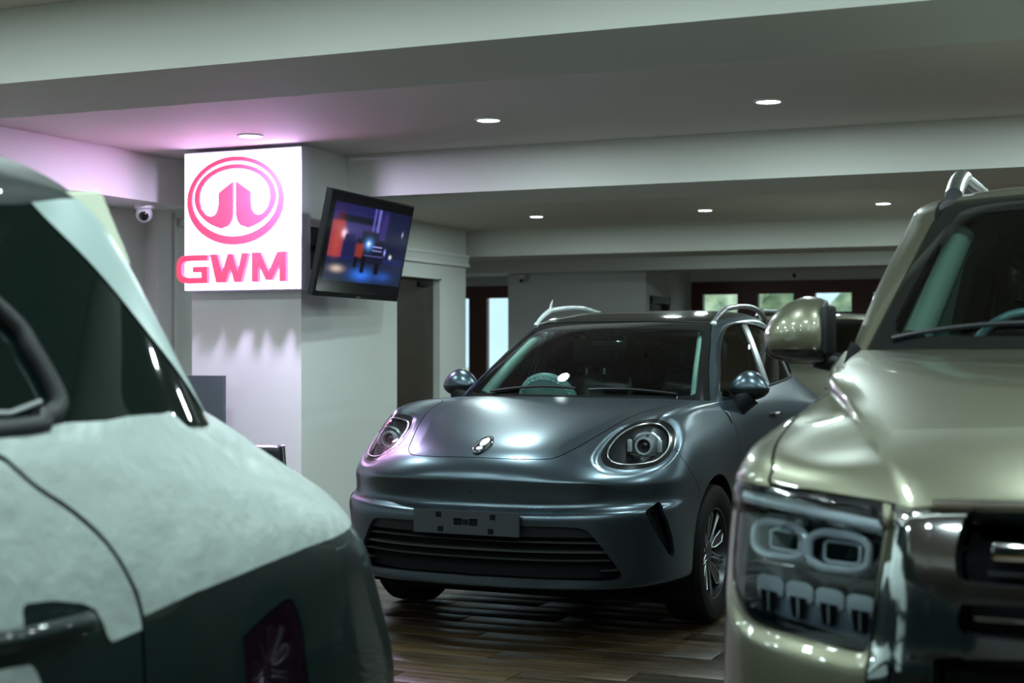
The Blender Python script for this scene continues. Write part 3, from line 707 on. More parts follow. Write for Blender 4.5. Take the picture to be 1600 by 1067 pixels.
    pl = empty('number_plate_holder', (0, py, 0)); pl.parent = car
    b = MB(); cut_x = [px0,-.155,-.125,-.062,-.018,.018,.062,.125,.155,px1]
    b.box(px0,px1,0,.012,pz0,.567); b.box(px0,px1,0,.012,.600,pz1)
    b.box(px0,-.062,0,.012,.567,.600).box(-.018,.018,0,.012,.567,.600).box(.062,px1,0,.012,.567,.600)
    b.build('holder_plate', M['plate_black'], pl, smooth=False)
    gb = mat('grey_backing',(.16,.16,.16),.6); MB().box(-.06,-.02,.013,.016,.568,.599).build('window_backing', gb, pl, smooth=False); MB().box(.02,.06,.013,.016,.568,.599).build('window_backing', gb, pl, smooth=False)
    for hx, hz in ((-.140,.615),(.140,.612),(-.130,.547),(.130,.545),(0,.584)):
        MB().box(hx-.013,hx+.013,-.004,.001,hz-.012,hz+.012).build('fixing', M['black_matte'], pl, smooth=False)
    MB().box(px0+.03,px1-.03,.012,.045,pz0+.02,pz1-.02).build('holder_core', M['black_matte'], pl, smooth=False)
    MB().sphere((0,-.975,.725), .009, 1,.6,1, 12, 8).build('front_sensor', M['black_gloss'], car)
    # --- oval badge
    bc = (0,-.832,.936); i = np.argmin(np.linalg.norm(hood.V-np.array([0,bc[1],bc[2]]),axis=1)); n = hood.N[i]; n = Vector((0,n[1],n[2])).normalized()
    bd = empty('badge', (0, hood.V[i][1], hood.V[i][2])); bd.parent = car; bd.rotation_euler = (math.atan2(-n.y, n.z), 0, 0)
    def oval(cx, cy, rx, ry, h0, h1, nm, m):
        q = [(cx+rx*math.cos(2*PI*k/32), cy+ry*math.sin(2*PI*k/32)) for k in range(32)]
        MB().prism(q, h1, h0, lambda u,v,h: Vector((u,v,h))).build(nm, m, bd, smooth=False)
    oval(0,0,.036,.084,-.004,.006,'badge_base',M['black_gloss']); oval(0,.022,.020,.045,.005,.009,'badge_upper_dot',M['white_plastic']); oval(0,-.048,.016,.018,.005,.009,'badge_lower_dot',M['white_plastic'])
    MB().tube([(.036*math.cos(2*PI*k/40), .084*math.sin(2*PI*k/40), .005) for k in range(40)], .0055, 8, closed=True).build('badge_ring', M['chrome'], bd)
    # --- greenhouse: windshield, side glass, pillars, roof
    ws = np.array([(-.3,1.0),(.752,1.0),(.744,1.112),(.672,1.268),(.608,1.42),(.560,1.527),(.535,1.541),(.40,1.548),(.22,1.552),(0,1.553),(-.3,1.553)])
    fw = fpoly(top, ws, FRONT, lambda V: V[:,1] < 1.35)
    wind, tr = seam(top, fw, .003)
    clear = np.array([(-.3,1.139),(.60,1.139),(.652,1.142),(.664,1.160),(.60,1.34),(.545,1.478),(.52,1.497),(.40,1.507),(0,1.512),(-.3,1.512)])
    fcw = fpoly(wind, catmull(clear[1:-1],4).tolist()+[(-.3,1.512),(-.3,1.139)], FRONT)
    g_, frit = split(wind, fcw)
    wsd = to_obj('windshield', both(g_), M['glass'], car)
    to_obj('windshield_border', both(offset(frit,.0005)), M['frit'], car, .012, sk)
    dlo = np.array([(.60,1.124),(.80,1.265),(.98,1.385),(1.15,1.475),(1.30,1.528),(1.50,1.547),(1.75,1.543),(2.0,1.523),(2.25,1.480),(2.43,1.405),(2.55,1.31),(2.605,1.245),(2.56,1.226),(2.28,1.207),(1.55,1.168),(1.0,1.141)])
    dlo2 = catmull(dlo,5,True)
    fs = fpoly(tr, dlo2, SIDE, lambda V: V[:,0] > .4); dl_, tr = split(tr, fs)
    bst = np.array([(1.55,1.55),(1.64,1.548),(1.615,1.165),(1.525,1.165)]); cst = np.array([(2.17,1.50),(2.25,1.485),(2.36,1.20),(2.27,1.20)])
    def widen(q): # carry a strip past the window edge, top and bottom
        q = q.copy(); a, b, c, d = q; up = (a-d); up /= np.linalg.norm(up); return np.array([a+up*.06, b+up*.06, c-up*.06, d-up*.06])
    fB = fpoly(dl_, widen(bst), SIDE); bstrip, gl = split(dl_, fB); fC = fpoly(gl, widen(cst), SIDE); cstrip, gl = split(gl, fC)
    yb = bst[:,0].mean(); yc = cst[:,0].mean()
    g1, g23 = split(gl, gl.V[:,1]-(bst[:,0].mean()+ (gl.V[:,2]-bst[:,1].mean())*((bst[0,0]-bst[3,0])/(bst[0,1]-bst[3,1]))))
    g2, g3 = split(g23, g23.V[:,1]-(cst[:,0].mean()+ (g23.V[:,2]-cst[:,1].mean())*((cst[0,0]-cst[3,0])/(cst[0,1]-cst[3,1]))))
    two('front_side_window', offset(g1,-.004), M['glass'], car); two('rear_side_window', offset(g2,-.004), M['glass'], car)
    if len(g3.F): two('quarter_window', offset(g3,-.004), M['frit'], car)
    for s_ in (bstrip, cstrip):
        two('window_pillar_trim', offset(s_,.002), M['satin'], car, .008)
    # roof (black) and body-coloured cant rails / pillars
    xr = np.array([1.553, 1.60]); fr = np.where(tr.V[:,1] < 2.95, tr.V[:,0]-np.interp(tr.V[:,1], [1.0,1.2,1.5,1.9,2.4,2.9],[.555,.552,.560,.568,.545,.46]), 1.)
    fr = np.where(tr.V[:,2] < 1.28, 1., fr)
    roof, pil = split(tr, fr)
    to_obj('roof_panel', both(roof), M['black_gloss'], car, .01, sk)
    two('cabin_frame', pil, paint, car, .02)
    for k in (1,-1):      # dark seal around the side glass and the belt
        pts = []; bt = top.bvh()
        for y, z in catmull(dlo, 3, True):
            h = bt.ray_cast(Vector((2,y,z)), Vector((-1,0,0)))
            if h[0]: pts.append((h[0].x*k, y, z))
        strip_tube(pts[::1], .0075, 'window_seal', M['black_plastic'], car, closed=True)
    # --- roof rails, wrapped in plastic
    for k in (1,-1):
        rl = empty('roof_rail', (0,0,0)); rl.parent = car
        ys = np.linspace(1.17, 2.72, 26); bv = top.bvh(); pts = []
        for q, y in enumerate(ys):
            x = np.interp(y, [1.17,1.6,2.2,2.72],[.562,.572,.568,.52]); hit = bv.ray_cast(Vector((x,y,3)), Vector((0,0,-1)))
            t = (y-1.17)/(2.72-1.17); lift = .052*min(1, t/.16)**.8*min(1,(1-t)/.16)**.8
            pts.append((x*k, y, hit[0].z+.004+lift))
        MB().tube(pts, [.011+.006*min(1,min(q,25-q)/3) for q in range(26)], 10).build('rail_bar', M['satin'] if k > 0 else M['plastic_wrap'], rl)
        e = pts[0]; MB().sphere((e[0],e[1]+.02,e[2]+.004), .022, .8,1.6,.8, 14, 10).build('rail_foot', M['plastic_wrap'], rl)
        if k < 0:
            e = pts[4]; MB().tube([e,(e[0]+.004,e[1],e[2]+.035),(e[0]+.012,e[1]+.01,e[2]+.07)], [.012,.008,.002], 8).build('wrap_tail', M['plastic_wrap'], rl)
    # --- door mirrors
    for k in (1,-1):
        mr = empty('door_mirror', (.886*k, .775, 1.175)); mr.parent = car
        b = MB().sphere((0,0,0), .1, 1.15,.85,.98, 30, 20)
        for v in b.bm.verts:
            if v.co.y > .0: v.co.y = v.co.y*.5
            if v.co.z < -.004: v.co.z = -.004
            v.co.x *= 1-.25*max(0, v.co.z)/.098
        b.build('mirror_cap', paint, mr)
        b = MB().sphere((0,.0,-.005), .1, 1.13,.82,.62, 30, 14)
        for v in b.bm.verts:
            if v.co.y > .0: v.co.y = v.co.y*.5
            if v.co.z > -.005: v.co.z = -.005
        b.build('mirror_lower', blk, mr)
        MB().tube([(.0*k,-.01,-.035),(-.035*k,-.02,-.075),(-.075*k,-.02,-.13)], [.070,.062,.048], 14).build('mirror_arm', blk, mr)
        MB().sphere((0,.055,.0), .08, 1.0,.08,.70).build('mirror_glass', M['dark_glass'], mr)
    # --- door handles and fender blade
    bl = low.bvh()
    def on_side(y, z):
        h = bl.ray_cast(Vector((2,y,z)), Vector((-1,0,0))); return h[0]
    for k in (1,-1):
        p = on_side(1.43, 1.005); MB().sphere((p.x*k+.018*k, p.y, p.z), .1, .20,1.0,.17, 18, 10).build('door_handle', M['black_gloss'] , car)
        pts = [on_side(y, z) for y, z in ((.43,1.062),(.455,1.045),(.475,1.022),(.485,.995))]
        MB().tube([(q.x*k+.003*k, q.y, q.z) for q in pts], [.003,.006,.006,.003], 8).build('fender_blade', M['satin'], car)
    # --- wheels
    for y in (AY, RY):
        for k in (1,-1):
            wheel(car, .805*k, y, WR, .236, .225, k)
    # --- wipers and cowl
    for (p, q) in (((.10,.335),(.58,.415)), ((-.52,.40),(.02,.34))):
        bt = top.bvh(); pts = []
        for t in np.linspace(0,1,12):
            x, y = p[0]+(q[0]-p[0])*t, p[1]+(q[1]-p[1])*t; h = bt.ray_cast(Vector((abs(x),y,3)), Vector((0,0,-1)))
            pts.append((x, y, (h[0].z if h[0] else 1.14)+.014))
        MB().tube(pts, .008, 6).build('wiper', blk, car)
    MB().box(-.70,.70,.30,.50,1.05,1.10).build('cowl', M['black_matte'], car, smooth=False)
    # --- interior
    b = MB().box(-.70,.70,.52,.80,.80,1.115, bev=.04); b.build('dashboard', M['dash'], car)
    steering(car, -.36, .88, 1.075, .165, M['wheel_cover'], .42, .026)
    seat(car, -.36, 1.55, .62); seat(car, .36, 1.55, .62)
    rs = empty('rear_bench', (0, 2.45, .62)); rs.parent = car
    MB().box(-.6,.6,-.07,.07,0,.52, bev=.05).build('backrest', M['seat'], rs); MB().box(-.6,.6,-.5,.05,-.12,.05, bev=.05).build('cushion', M['seat'], rs)
    for x in (-.4,0,.4): MB().box(x-.13,x+.13,-.02,.09,.54,.70, bev=.04).build('headrest', M['seat'], rs)
    MB().box(-.11,.11,.93,.96,1.38,1.44, bev=.012).tube([(0,.94,1.44),(0,.98,1.50)], .012).build('rear_view_mirror', M['black_gloss'], car)
    for k in (1,-1):   # pale pillar linings seen through the glass
        MB().tube([(.640*k,.58,1.12),(.590*k,.80,1.28),(.540*k,1.03,1.42),(.485*k,1.22,1.49)], [.036,.036,.034,.028], 10).build('pillar_lining', M['trim_light'], car)
        MB().tube([(.74*k,1.60,1.10),(.67*k,1.62,1.40),(.60*k,1.64,1.53)], .035, 8).build('centre_pillar_lining', M['dash'], car)
    MB().box(-.52,.52,1.22,2.6,1.515,1.525).build('headliner', M['dash'], car, smooth=False)
    return car
grey_car()

# ------------------------------------------------------------------ gold off-roader
GOLD = (.0505, 2.886, 0)
def frame_loop(P, ru=.30, n=6):
    """rounded-rectangle loop on the bilinear patch P(u, v)"""
    out = []
    for cu, cv, a0 in ((1-ru,1-ru,0),(ru,1-ru,PI/2),(ru,ru,PI),(1-ru,ru,1.5*PI)):
        for k in range(n+1): a = a0+PI/2*k/n; out.append(P(cu+ru*math.cos(a), cv+ru*math.sin(a)))
    return out
def gold_car():
    car = empty('car', GOLD); tag(car, 'glossy champagne gold off-road car with chrome grille close to the camera at right', 'car')
    Z = lambda pts: [tuple(p) for p in pts]
    C = [
     [(0,.10,.35),(0,-.02,.45),(0,-.045,.62),(0,-.05,.78),(0,-.045,.84),(0,-.035,.95),(0,-.010,1.07),(0,.006,1.105),(0,.055,1.142),(0,.25,1.226),(0,.6,1.318),(0,.95,1.370),(0,1.24,1.397)],
     [(.29,.11,.35),(.30,-.015,.45),(.30,-.04,.62),(.30,-.045,.78),(.30,-.04,.84),(.30,-.03,.95),(.30,-.005,1.068),(.30,.010,1.102),(.305,.06,1.138),(.33,.25,1.218),(.38,.6,1.310),(.43,.95,1.364),(.46,1.26,1.397)],
     [(.47,.12,.35),(.50,.005,.45),(.50,-.02,.62),(.50,-.025,.78),(.50,-.015,.84),(.495,-.005,.95),(.48,.015,1.064),(.475,.03,1.096),(.49,.08,1.128),(.563,.25,1.198),(.70,.6,1.292),(.795,.88,1.346),(.85,1.32,1.392)],
     [(.50,.12,.35),(.53,.01,.45),(.53,-.015,.62),(.53,-.015,.78),(.53,-.005,.84),(.525,.005,.95),(.52,.025,1.064),(.515,.04,1.092),(.53,.09,1.120),(.60,.25,1.186),(.73,.6,1.268),(.818,.89,1.315),(.862,1.33,1.382)],
     [(.61,.15,.35),(.65,.04,.45),(.655,.015,.62),(.65,.02,.78),(.64,.035,.84),(.635,.045,.95),(.63,.075,1.075),(.63,.095,1.106),(.65,.14,1.136),(.70,.27,1.186),(.785,.6,1.250),(.84,.9,1.290),(.875,1.34,1.362)],
     [(.74,.22,.35),(.785,.11,.45),(.795,.08,.62),(.79,.085,.78),(.782,.095,.84),(.78,.105,.95),(.785,.145,1.095),(.79,.165,1.13),(.80,.21,1.162),(.82,.33,1.198),(.85,.62,1.238),(.868,.92,1.268),(.888,1.36,1.338)],
     [(.82,.33,.35),(.875,.22,.45),(.89,.19,.62),(.888,.185,.78),(.882,.185,.84),(.88,.19,.95),(.875,.215,1.11),(.875,.235,1.138),(.876,.285,1.164),(.885,.42,1.192),(.895,.68,1.222),(.902,.95,1.246),(.905,1.38,1.315)],
     [(.87,.52,.35),(.932,.40,.45),(.947,.37,.62),(.946,.36,.78),(.942,.36,.84),(.940,.36,.95),(.930,.385,1.09),(.926,.40,1.122),(.922,.44,1.150),(.922,.55,1.180),(.922,.78,1.210),(.922,1.0,1.236),(.918,1.40,1.305)],
     [(.895,.95,.35),(.950,.93,.45),(.966,.92,.62),(.966,.91,.78),(.965,.91,.84),(.963,.91,.95),(.953,.92,1.07),(.948,.92,1.105),(.943,.93,1.140),(.940,.96,1.172),(.937,1.02,1.202),(.933,1.14,1.235),(.925,1.45,1.300)],
    ]
    zs = [.35,.45,.62,.78,.84,.95,1.06,1.10,1.14,1.175,1.21,1.25]
    def side(y, xs, belt): return [(x, y, z) for x, z in zip(xs, zs)]+[belt]
    base = [.895,.94,.955,.958,.958,.956,.952,.950,.948,.945,.942,.935]
    for y in (1.6, 2.6, 3.6): C.append(side(y, base, (.925,y,1.31)))
    C.append(side(4.45, [x-.01 for x in base], (.905,4.45,1.32)))
    C.append([(x*.93, 4.80, z) for x, z in zip(base, zs)]+[(.83,4.78,1.32)]); C.append([(.55,4.93,z) for z in zs]+[(.55,4.9,1.32)]); C.append([(0,4.95,z) for z in zs]+[(0,4.92,1.32)])
    low = loft(C, res=(.012,.010), sym=(True,True), maxseg=(24,30))
    G = [
     [(0,1.17,1.36),(.42,1.20,1.36),(.70,1.26,1.36),(.82,1.31,1.36),(.872,1.345,1.355),(.893,1.395,1.34),(.912,1.44,1.315),(.925,1.48,1.28)],
     [(0,1.40,1.58),(.38,1.42,1.58),(.64,1.48,1.58),(.757,1.525,1.58),(.818,1.57,1.58),(.850,1.63,1.56),(.888,1.68,1.45),(.925,1.71,1.30)],
     [(0,1.62,1.79),(.36,1.64,1.79),(.60,1.70,1.785),(.697,1.74,1.775),(.765,1.785,1.765),(.805,1.85,1.735),(.865,1.90,1.55),(.925,1.93,1.305)],
     [(0,1.72,1.852),(.36,1.735,1.850),(.585,1.78,1.842),(.675,1.815,1.834),(.745,1.85,1.822),(.793,1.905,1.785),(.862,1.96,1.57),(.925,1.98,1.31)],
     [(0,1.95,1.900),(.36,1.96,1.897),(.58,1.98,1.885),(.67,2.0,1.874),(.742,2.03,1.856),(.792,2.07,1.81),(.862,2.10,1.58),(.925,2.12,1.31)],
     [(0,2.5,1.925),(.36,2.5,1.92),(.58,2.5,1.905),(.67,2.5,1.892),(.74,2.5,1.87),(.79,2.5,1.82),(.86,2.5,1.58),(.925,2.5,1.31)],
     [(0,3.6,1.92),(.36,3.6,1.915),(.58,3.6,1.90),(.67,3.6,1.887),(.74,3.6,1.865),(.79,3.6,1.815),(.86,3.6,1.58),(.92,3.6,1.31)],
     [(0,4.6,1.88),(.36,4.6,1.875),(.56,4.58,1.86),(.64,4.56,1.847),(.70,4.54,1.825),(.75,4.52,1.78),(.82,4.5,1.56),(.88,4.48,1.31)],
     [(0,4.85,1.60),(.34,4.85,1.60),(.54,4.82,1.59),(.62,4.79,1.58),(.67,4.76,1.56),(.71,4.74,1.53),(.76,4.72,1.43),(.80,4.70,1.30)],
     [(0,4.93,1.28),(.34,4.93,1.28),(.54,4.9,1.28),(.62,4.87,1.28),(.67,4.84,1.28),(.71,4.81,1.28),(.76,4.78,1.28),(.80,4.75,1.27)],
    ]
    top = loft(np.transpose(np.array(G),(1,0,2)), res=(.016,.016), sym=(True,False), maxseg=(24,36))
    cl = Caster(low, GOLD, True); ct = Caster(top, GOLD, True)
    paint, blk = M['paint_gold'], M['black_plastic']; sk = lambda v: abs(v[0]) < 1e-4
    inner = offset(low, -.035)
    # lamp
    lamp_px = [(1149,748),(1206,760),(1289,773),(1381,787),(1374,850),(1364,940),(1353,1006),(1340,1018),(1290,1006),(1225,989),(1166,968),(1144,938),(1136,891),(1139,815),(1143,765)]
    lamp3 = cl(lamp_px); LB = np.array([[.80,.60,0],[0,0,1.]])
    l2 = catmull(lamp3@LB.T, 3, True)
    # a soft flare ring around the lower outside of the lamp
    fl = fpoly(low, l2, LB, lambda V: (V[:,1] < .75) & (V[:,2] > .6) & (V[:,2] < 1.25))
    low.V += low.N*(-.012*smoothstep(.035,.004,fl)*(low.V[:,2] < 1.06))[:,None]
    # sculpted outer hood: soft ridges running along the fender seam
    crl = np.array([(.474,.03),(.563,.25),(.70,.6),(.80,.88),(.855,1.32)]); sml = np.array([(.79,.10),(.82,.33),(.85,.62),(.868,.92),(.888,1.36)])
    yv = np.clip(low.V[:,1],.03,1.32); xa = np.interp(yv, crl[:,1], crl[:,0]); xb = np.interp(yv, sml[:,1], sml[:,0]); w = np.clip((low.V[:,0]-xa)/np.maximum(xb-xa,.02),0,1)
    amp = .006*np.sin(PI*w)*(low.V[:,2] > 1.08)*smoothstep(.07,.2,low.V[:,1])*smoothstep(1.1,.7,low.V[:,1])
    low.V += low.N*(amp*np.sin(low.V[:,1]*17+low.V[:,0]*9))[:,None]
    n_ = np.zeros_like(low.V); fn_ = np.cross(low.V[low.F[:,1]]-low.V[low.F[:,0]], low.V[low.F[:,2]]-low.V[low.F[:,0]])
    for q in range(3): np.add.at(n_, low.F[:,q], fn_)
    n_ /= np.maximum(np.linalg.norm(n_,axis=1,keepdims=True),1e-12); on_c = np.abs(low.V[:,0]) < 1e-6; n_[on_c,0] = 0; n_ /= np.maximum(np.linalg.norm(n_,axis=1,keepdims=True),1e-12); low.N = n_
    cl = Caster(low, GOLD, True)
    lamp, rest = split(low, fl)
    for ay in (.98, 3.83):
        R = .46
        for nm in ('rest','inner'):
            S = rest if nm == 'rest' else inner
            fa = np.where(S.V[:,0] > .55, np.hypot(S.V[:,1]-ay, S.V[:,2]-.42)-R, .3); _, S = split(S, fa)
            if nm == 'rest': rest = S
            else: inner = S
    _, inner = split(inner, fpoly(inner, l2, LB, lambda V: (V[:,1] < .75) & (V[:,2] > .6) & (V[:,2] < 1.25)))
    # hood
    sp = cl([(1207,758),(1207,735),(1208,712),(1215,690),(1226,674),(1240,656),(1262,632),(1284,614)])
    HB = np.array([[1,0,0],[0,.85,.53]])
    lt = cl([(1381,785),(1289,771)])                       # along the lamp's upper edge
    fr = np.array([(0,.004,1.112),(.30,.010,1.109),(.44,.03,1.098),(.50,.035,1.093)])
    outer = np.array([(.885,1.10,1.285),(.89,1.36,1.335)])
    ring = np.concatenate([fr@HB.T, (lt+np.array([0,0,.004]))@HB.T, sp@HB.T, outer@HB.T])
    hpoly = np.concatenate([catmull(ring,4), [(.88,2.4),(-.4,2.4),(-.4,(fr[0]@HB.T)[1])]])
    fh = fpoly(rest, hpoly, HB, lambda V: (V[:,1] < 1.6) & (V[:,2] > 1.02))
    hood, rest = seam(rest, fh, .0035)
    # chrome grille surround
    inn = cl([(1390,800),(1382,850),(1370,930),(1358,1004),(1352,1040),(1350,1060)])@FRONT.T
    cp = np.concatenate([[(-.3,1.13),(.44,1.13),(inn[0,0]-.004,1.13)], inn+np.array([-.004,0]), [(inn[-1,0],.66),(.50,.60),(-.3,.60)]])
    fcg = fpoly(rest, cp, FRONT, lambda V: V[:,1] < .5)
    chrome, rest = seam(rest, fcg, .003)
    g = empty('grille', (0,0,0)); g.parent = car
    op1 = cl([(1600,786),(1545,789),(1520,797),(1502,815),(1489,865),(1492,898),(1508,911),(1600,920)])@FRONT.T
    op2 = cl([(1600,947.5),(1512,944.5),(1499,949),(1494,971),(1500,988),(1518,994),(1600,1002.5)])@FRONT.T
    op3 = cl([(1600,1031),(1466,1031),(1457,1044),(1455,1060)])@FRONT.T
    pads = []
    for q, lower in ((op1,None),(op2,None),(op3,.62)):
        b_ = q[-1,1] if lower is None else lower
        poly = np.concatenate([[(-.3,q[0,1])], catmull(q,4), [(q[-1,0],b_)], [(-.3,b_)]])
        _, inner = split(inner, fpoly(inner, poly, FRONT, lambda V: V[:,1] < .4)); f = fpoly(chrome, poly, FRONT, lambda V: V[:,1] < .4); o_, chrome = split(chrome, f); pads.append(o_)
    # faceted chrome posts: step the surface so it carries vertical edges
    x = chrome.V[:,0]; zz = chrome.V[:,2]
    dep = .018*smoothstep(.395,.400,x-.0*zz)*smoothstep(.470,.462,x)+.012*smoothstep(.985,.993,zz)*smoothstep(.30,.34,x)
    chrome.V += np.array([0,1.,0])*dep[:,None]
    to_obj('chrome_surround', both(chrome), M['chrome'], g, .05, sk)
    for o_ in pads: to_obj('grille_opening', both(offset(o_, -.10)), M['black_matte'], g)
    # chrome bars in the openings
    for (za, zb2), xe, yo in (((1.006,1.042),.352,.035), ((.893,.905),.385,.03)):
        MB().box(-xe,xe,yo-.03,yo+.02,za,zb2, bev=.008).build('grille_bar', M['chrome'], g)
    MB().box(-.36,.36,.035,.06,.975,.985).build('grille_slat', blk, g, smooth=False)
    for z in (.70,.745): MB().box(-.42,.42,.02,.05,z,z+.012).build('grille_slat', blk, g, smooth=False)
    # bumper, fender, doors
    zc = np.interp(rest.V[:,1], [0,.3,.6],[.80,.80,.80])
    a_, b_ = seam(rest, ldist(rest.V@SIDE.T, np.array([(.42,1.3),(.42,.95),(.50,.75),(.55,.3)])), .002); bump, rest = (a_, b_) if a_.V[:,1].mean() < b_.V[:,1].mean() else (b_, a_)
    ftop, bump = split(bump, 1.03-bump.V[:,2])
    rest = join(rest, ftop)
    a_, b_ = seam(rest, ldist(rest.V@SIDE.T, np.array([(1.52,1.4),(1.52,1.0),(1.50,.3)])), .0025); fender, rest = (a_, b_) if a_.V[:,1].mean() < b_.V[:,1].mean() else (b_, a_)
    a_, b_ = seam(rest, ldist(rest.V@SIDE.T, np.array([(2.62,1.4),(2.62,.3)])), .0025); fd, rest = (a_, b_) if a_.V[:,1].mean() < b_.V[:,1].mean() else (b_, a_)
    a_, b_ = seam(rest, ldist(rest.V@SIDE.T, np.array([(3.62,1.4),(3.55,1.0),(3.38,.8),(3.36,.3)])), .0025); rd, quarter = (a_, b_) if a_.V[:,1].mean() < b_.V[:,1].mean() else (b_, a_)
    to_obj('hood', both(hood), paint, car, .016, sk); to_obj('front_bumper', both(bump), paint, car, .02, sk)
    two('front_fender', fender, paint, car, .02); two('front_door', fd, paint, car, .014); two('rear_door', rd, paint, car, .014); to_obj('rear_body', both(quarter), paint, car, .02, sk)
    to_obj('inner_shell', both(inner), M['black_matte'], car)
    MB().box(-.80,.80,.35,4.7,.34,.40).build('underbody', M['black_matte'], car, smooth=False)
    # bright strip above the grille on the hood lip
    bvh = hood.bvh(); pts = []
    for xx in np.linspace(-.46,.46,31):
        h = bvh.find_nearest(Vector((abs(xx), .02-.02*(1-abs(xx)/.46), 1.108)))[0]; pts.append((math.copysign(h.x,xx) if abs(xx) > 1e-6 else 0, h.y-.003, h.z+.004))
    MB().tube(pts, .008, 8).build('hood_trim', M['chrome'], car)
    # headlights
    for k in (-1, 1):
        K = (lambda s: s) if k > 0 else mirror
        kk = np.array([k,1,1.])
        h = empty('headlight', (0,0,0)); h.parent = car
        f = fpoly(lamp, l2, LB); edge, inn_ = split(lamp, -(f+.010))
        to_obj('bezel', K(offset(edge,-.002)), M['black_gloss'], h, .03)
        to_obj('lens', K(offset(inn_,0)), M['lens'], h)
        fi = fpoly(inn_, l2, LB)+.010
        to_obj('housing', K(offset(inn_, -.014-.095*smoothstep(0,-.02,fi))), M['black_gloss'], h)
        b_in = inn_.bvh()
        def patch(px, depth):
            q = [cl([p])[0] for p in px]                    # bl, br, tr, tl
            nn = [inn_.N[np.argmin(np.linalg.norm(inn_.V-p,axis=1))] for p in q]
            q = [p-n*depth for p, n in zip(q, nn)]
            return lambda u, v: tuple((q[0]*(1-u)*(1-v)+q[1]*u*(1-v)+q[2]*u*v+q[3]*(1-u)*v)*kk)
        for px in ([(1158,862),(1244,872),(1246,822),(1161,808)], [(1249,882),(1342,893),(1347,838),(1252,824)]):
            md = empty('lamp_module', (0,0,0)); md.parent = h
            P = patch(px, .030); MB().tube(frame_loop(P,.34), .0085, 8, closed=True).build('module_frame', M['lamp_frame'], md)
            P2 = patch(px, .045); lp = frame_loop(lambda u,v: P2(.12+.76*u,.12+.76*v), .22, 4)
            b = MB(); b.bm.faces.new([b.bm.verts.new(p) for p in lp]); b.build('module_lens', M['dark_glass'], md, smooth=False)
            MB().tube(frame_loop(lambda u,v: P2(.2+.6*u,.2+.6*v), .2, 4), .0035, 6, closed=True).build('module_inner_ring', M['lamp_frame'], md)
        P = patch([(1150,790),(1372,836),(1378,806),(1152,762)], .022)
        MB().tube([P(u,.5) for u in np.linspace(0,1,14)], .0125, 10).build('upper_light_guide', M['lamp_guide'], h)
        MB().tube([P(u,.05) for u in np.linspace(0,1,14)], .004, 8).build('guide_edge', M['chrome'], h)
        P = patch([(1156,880),(1362,910),(1364,898),(1156,868)], .028); MB().tube([P(u,.5) for u in np.linspace(0.02,.98,14)], .0055, 8).build('middle_trim', M['chrome'], h)
        P = patch([(1150,930),(1352,990),(1352,975),(1150,915)], .026)
        for q in range(4):
            x0 = 1158+q*50; y0 = 905+q*11
            R = patch([(x0+12,y0+48),(x0+32,y0+53),(x0+36,y0+20),(x0+7,y0+14)], .034)
            b = MB(); vs = [b.bm.verts.new(R(u,v)) for u,v in ((0,0),(1,0),(1,1),(0,1))]; b.bm.faces.new(vs); b.build('lamp_well', M['black_matte'], h, smooth=False)
            MB().tube([R(.5,.05),R(.5,.95)], .0022, 6).build('well_rib', M['lamp_frame'], h)
            R2 = patch([(x0-2,y0+22),(x0+44,y0+32),(x0+44,y0-4),(x0-2,y0-12)], .040); b = MB(); b.bm.faces.new([b.bm.verts.new(p) for p in frame_loop(R2,.3,4)]); b.build('lower_reflector', M['lamp_frame'], h, smooth=False)
            R3 = patch([(x0-4,y0+60),(x0+46,y0+70),(x0+46,y0+18),(x0-4,y0+8)], .046); b = MB(); b.bm.faces.new([b.bm.verts.new(p) for p in (R3(0,0),R3(1,0),R3(1,1),R3(0,1))]); b.build('lower_backing', M['lamp_back'], h, smooth=False)
        pts = [cl([p])[0] for p in [(1147,775),(1143,830),(1142,890),(1148,935),(1172,962),(1228,982),(1290,998),(1345,1011)]]
        pts = [ (p-inn_.N[np.argmin(np.linalg.norm(inn_.V-p,axis=1))]*.012)*kk for p in pts]
        MB().tube([tuple(p) for p in catmull(pts,5)], .0035, 8).build('outline_trim', M['chrome'], h)
    # greenhouse
    ws = np.array([(-.4,1.2),(.885,1.2),(.835,1.352),(.818,1.40),(.757,1.58),(.70,1.765),(.672,1.822),(.64,1.838),(.36,1.848),(0,1.850),(-.4,1.85)])
    fw = fpoly(top, ws, FRONT, lambda V: V[:,1] < 2.0); wind, tr = seam(top, fw, .0035)
    clear = np.array([(.70,1.43),(.745,1.445),(.752,1.475),(.69,1.655),(.645,1.765),(.61,1.79),(.36,1.80)])
    cpoly = np.concatenate([[(-.4,1.43)], catmull(clear,4), [(0,1.80),(-.4,1.80)]])
    g_, frit = split(wind, fpoly(wind, cpoly, FRONT))
    to_obj('windshield', both(g_), M['glass'], car); to_obj('windshield_border', both(offset(frit,.0005)), M['frit'], car, .012, sk)
    dlo = np.array([(1.60,1.345),(1.72,1.55),(1.90,1.70),(2.10,1.76),(2.6,1.772),(3.5,1.768),(4.3,1.74),(4.45,1.60),(4.50,1.40),(4.4,1.345),(3.0,1.345)])
    gl, tr = split(tr, fpoly(tr, catmull(dlo,4,True), SIDE, lambda V: V[:,0] > .5))
    for q, (a, b) in enumerate(((1.5,2.58),(2.66,3.55),(3.63,4.6))):
        s_, _ = split(gl, np.maximum(a-gl.V[:,1], gl.V[:,1]-b)); two(['front_side_window','rear_side_window','quarter_window'][q], offset(s_,-.004), M['glass'] if q == 0 else M['dark_glass'], car)
    for a in (2.58,3.55):
        s_, _ = split(gl, np.maximum(a-gl.V[:,1], gl.V[:,1]-a-.08)); two('window_pillar', s_, blk, car, .01)
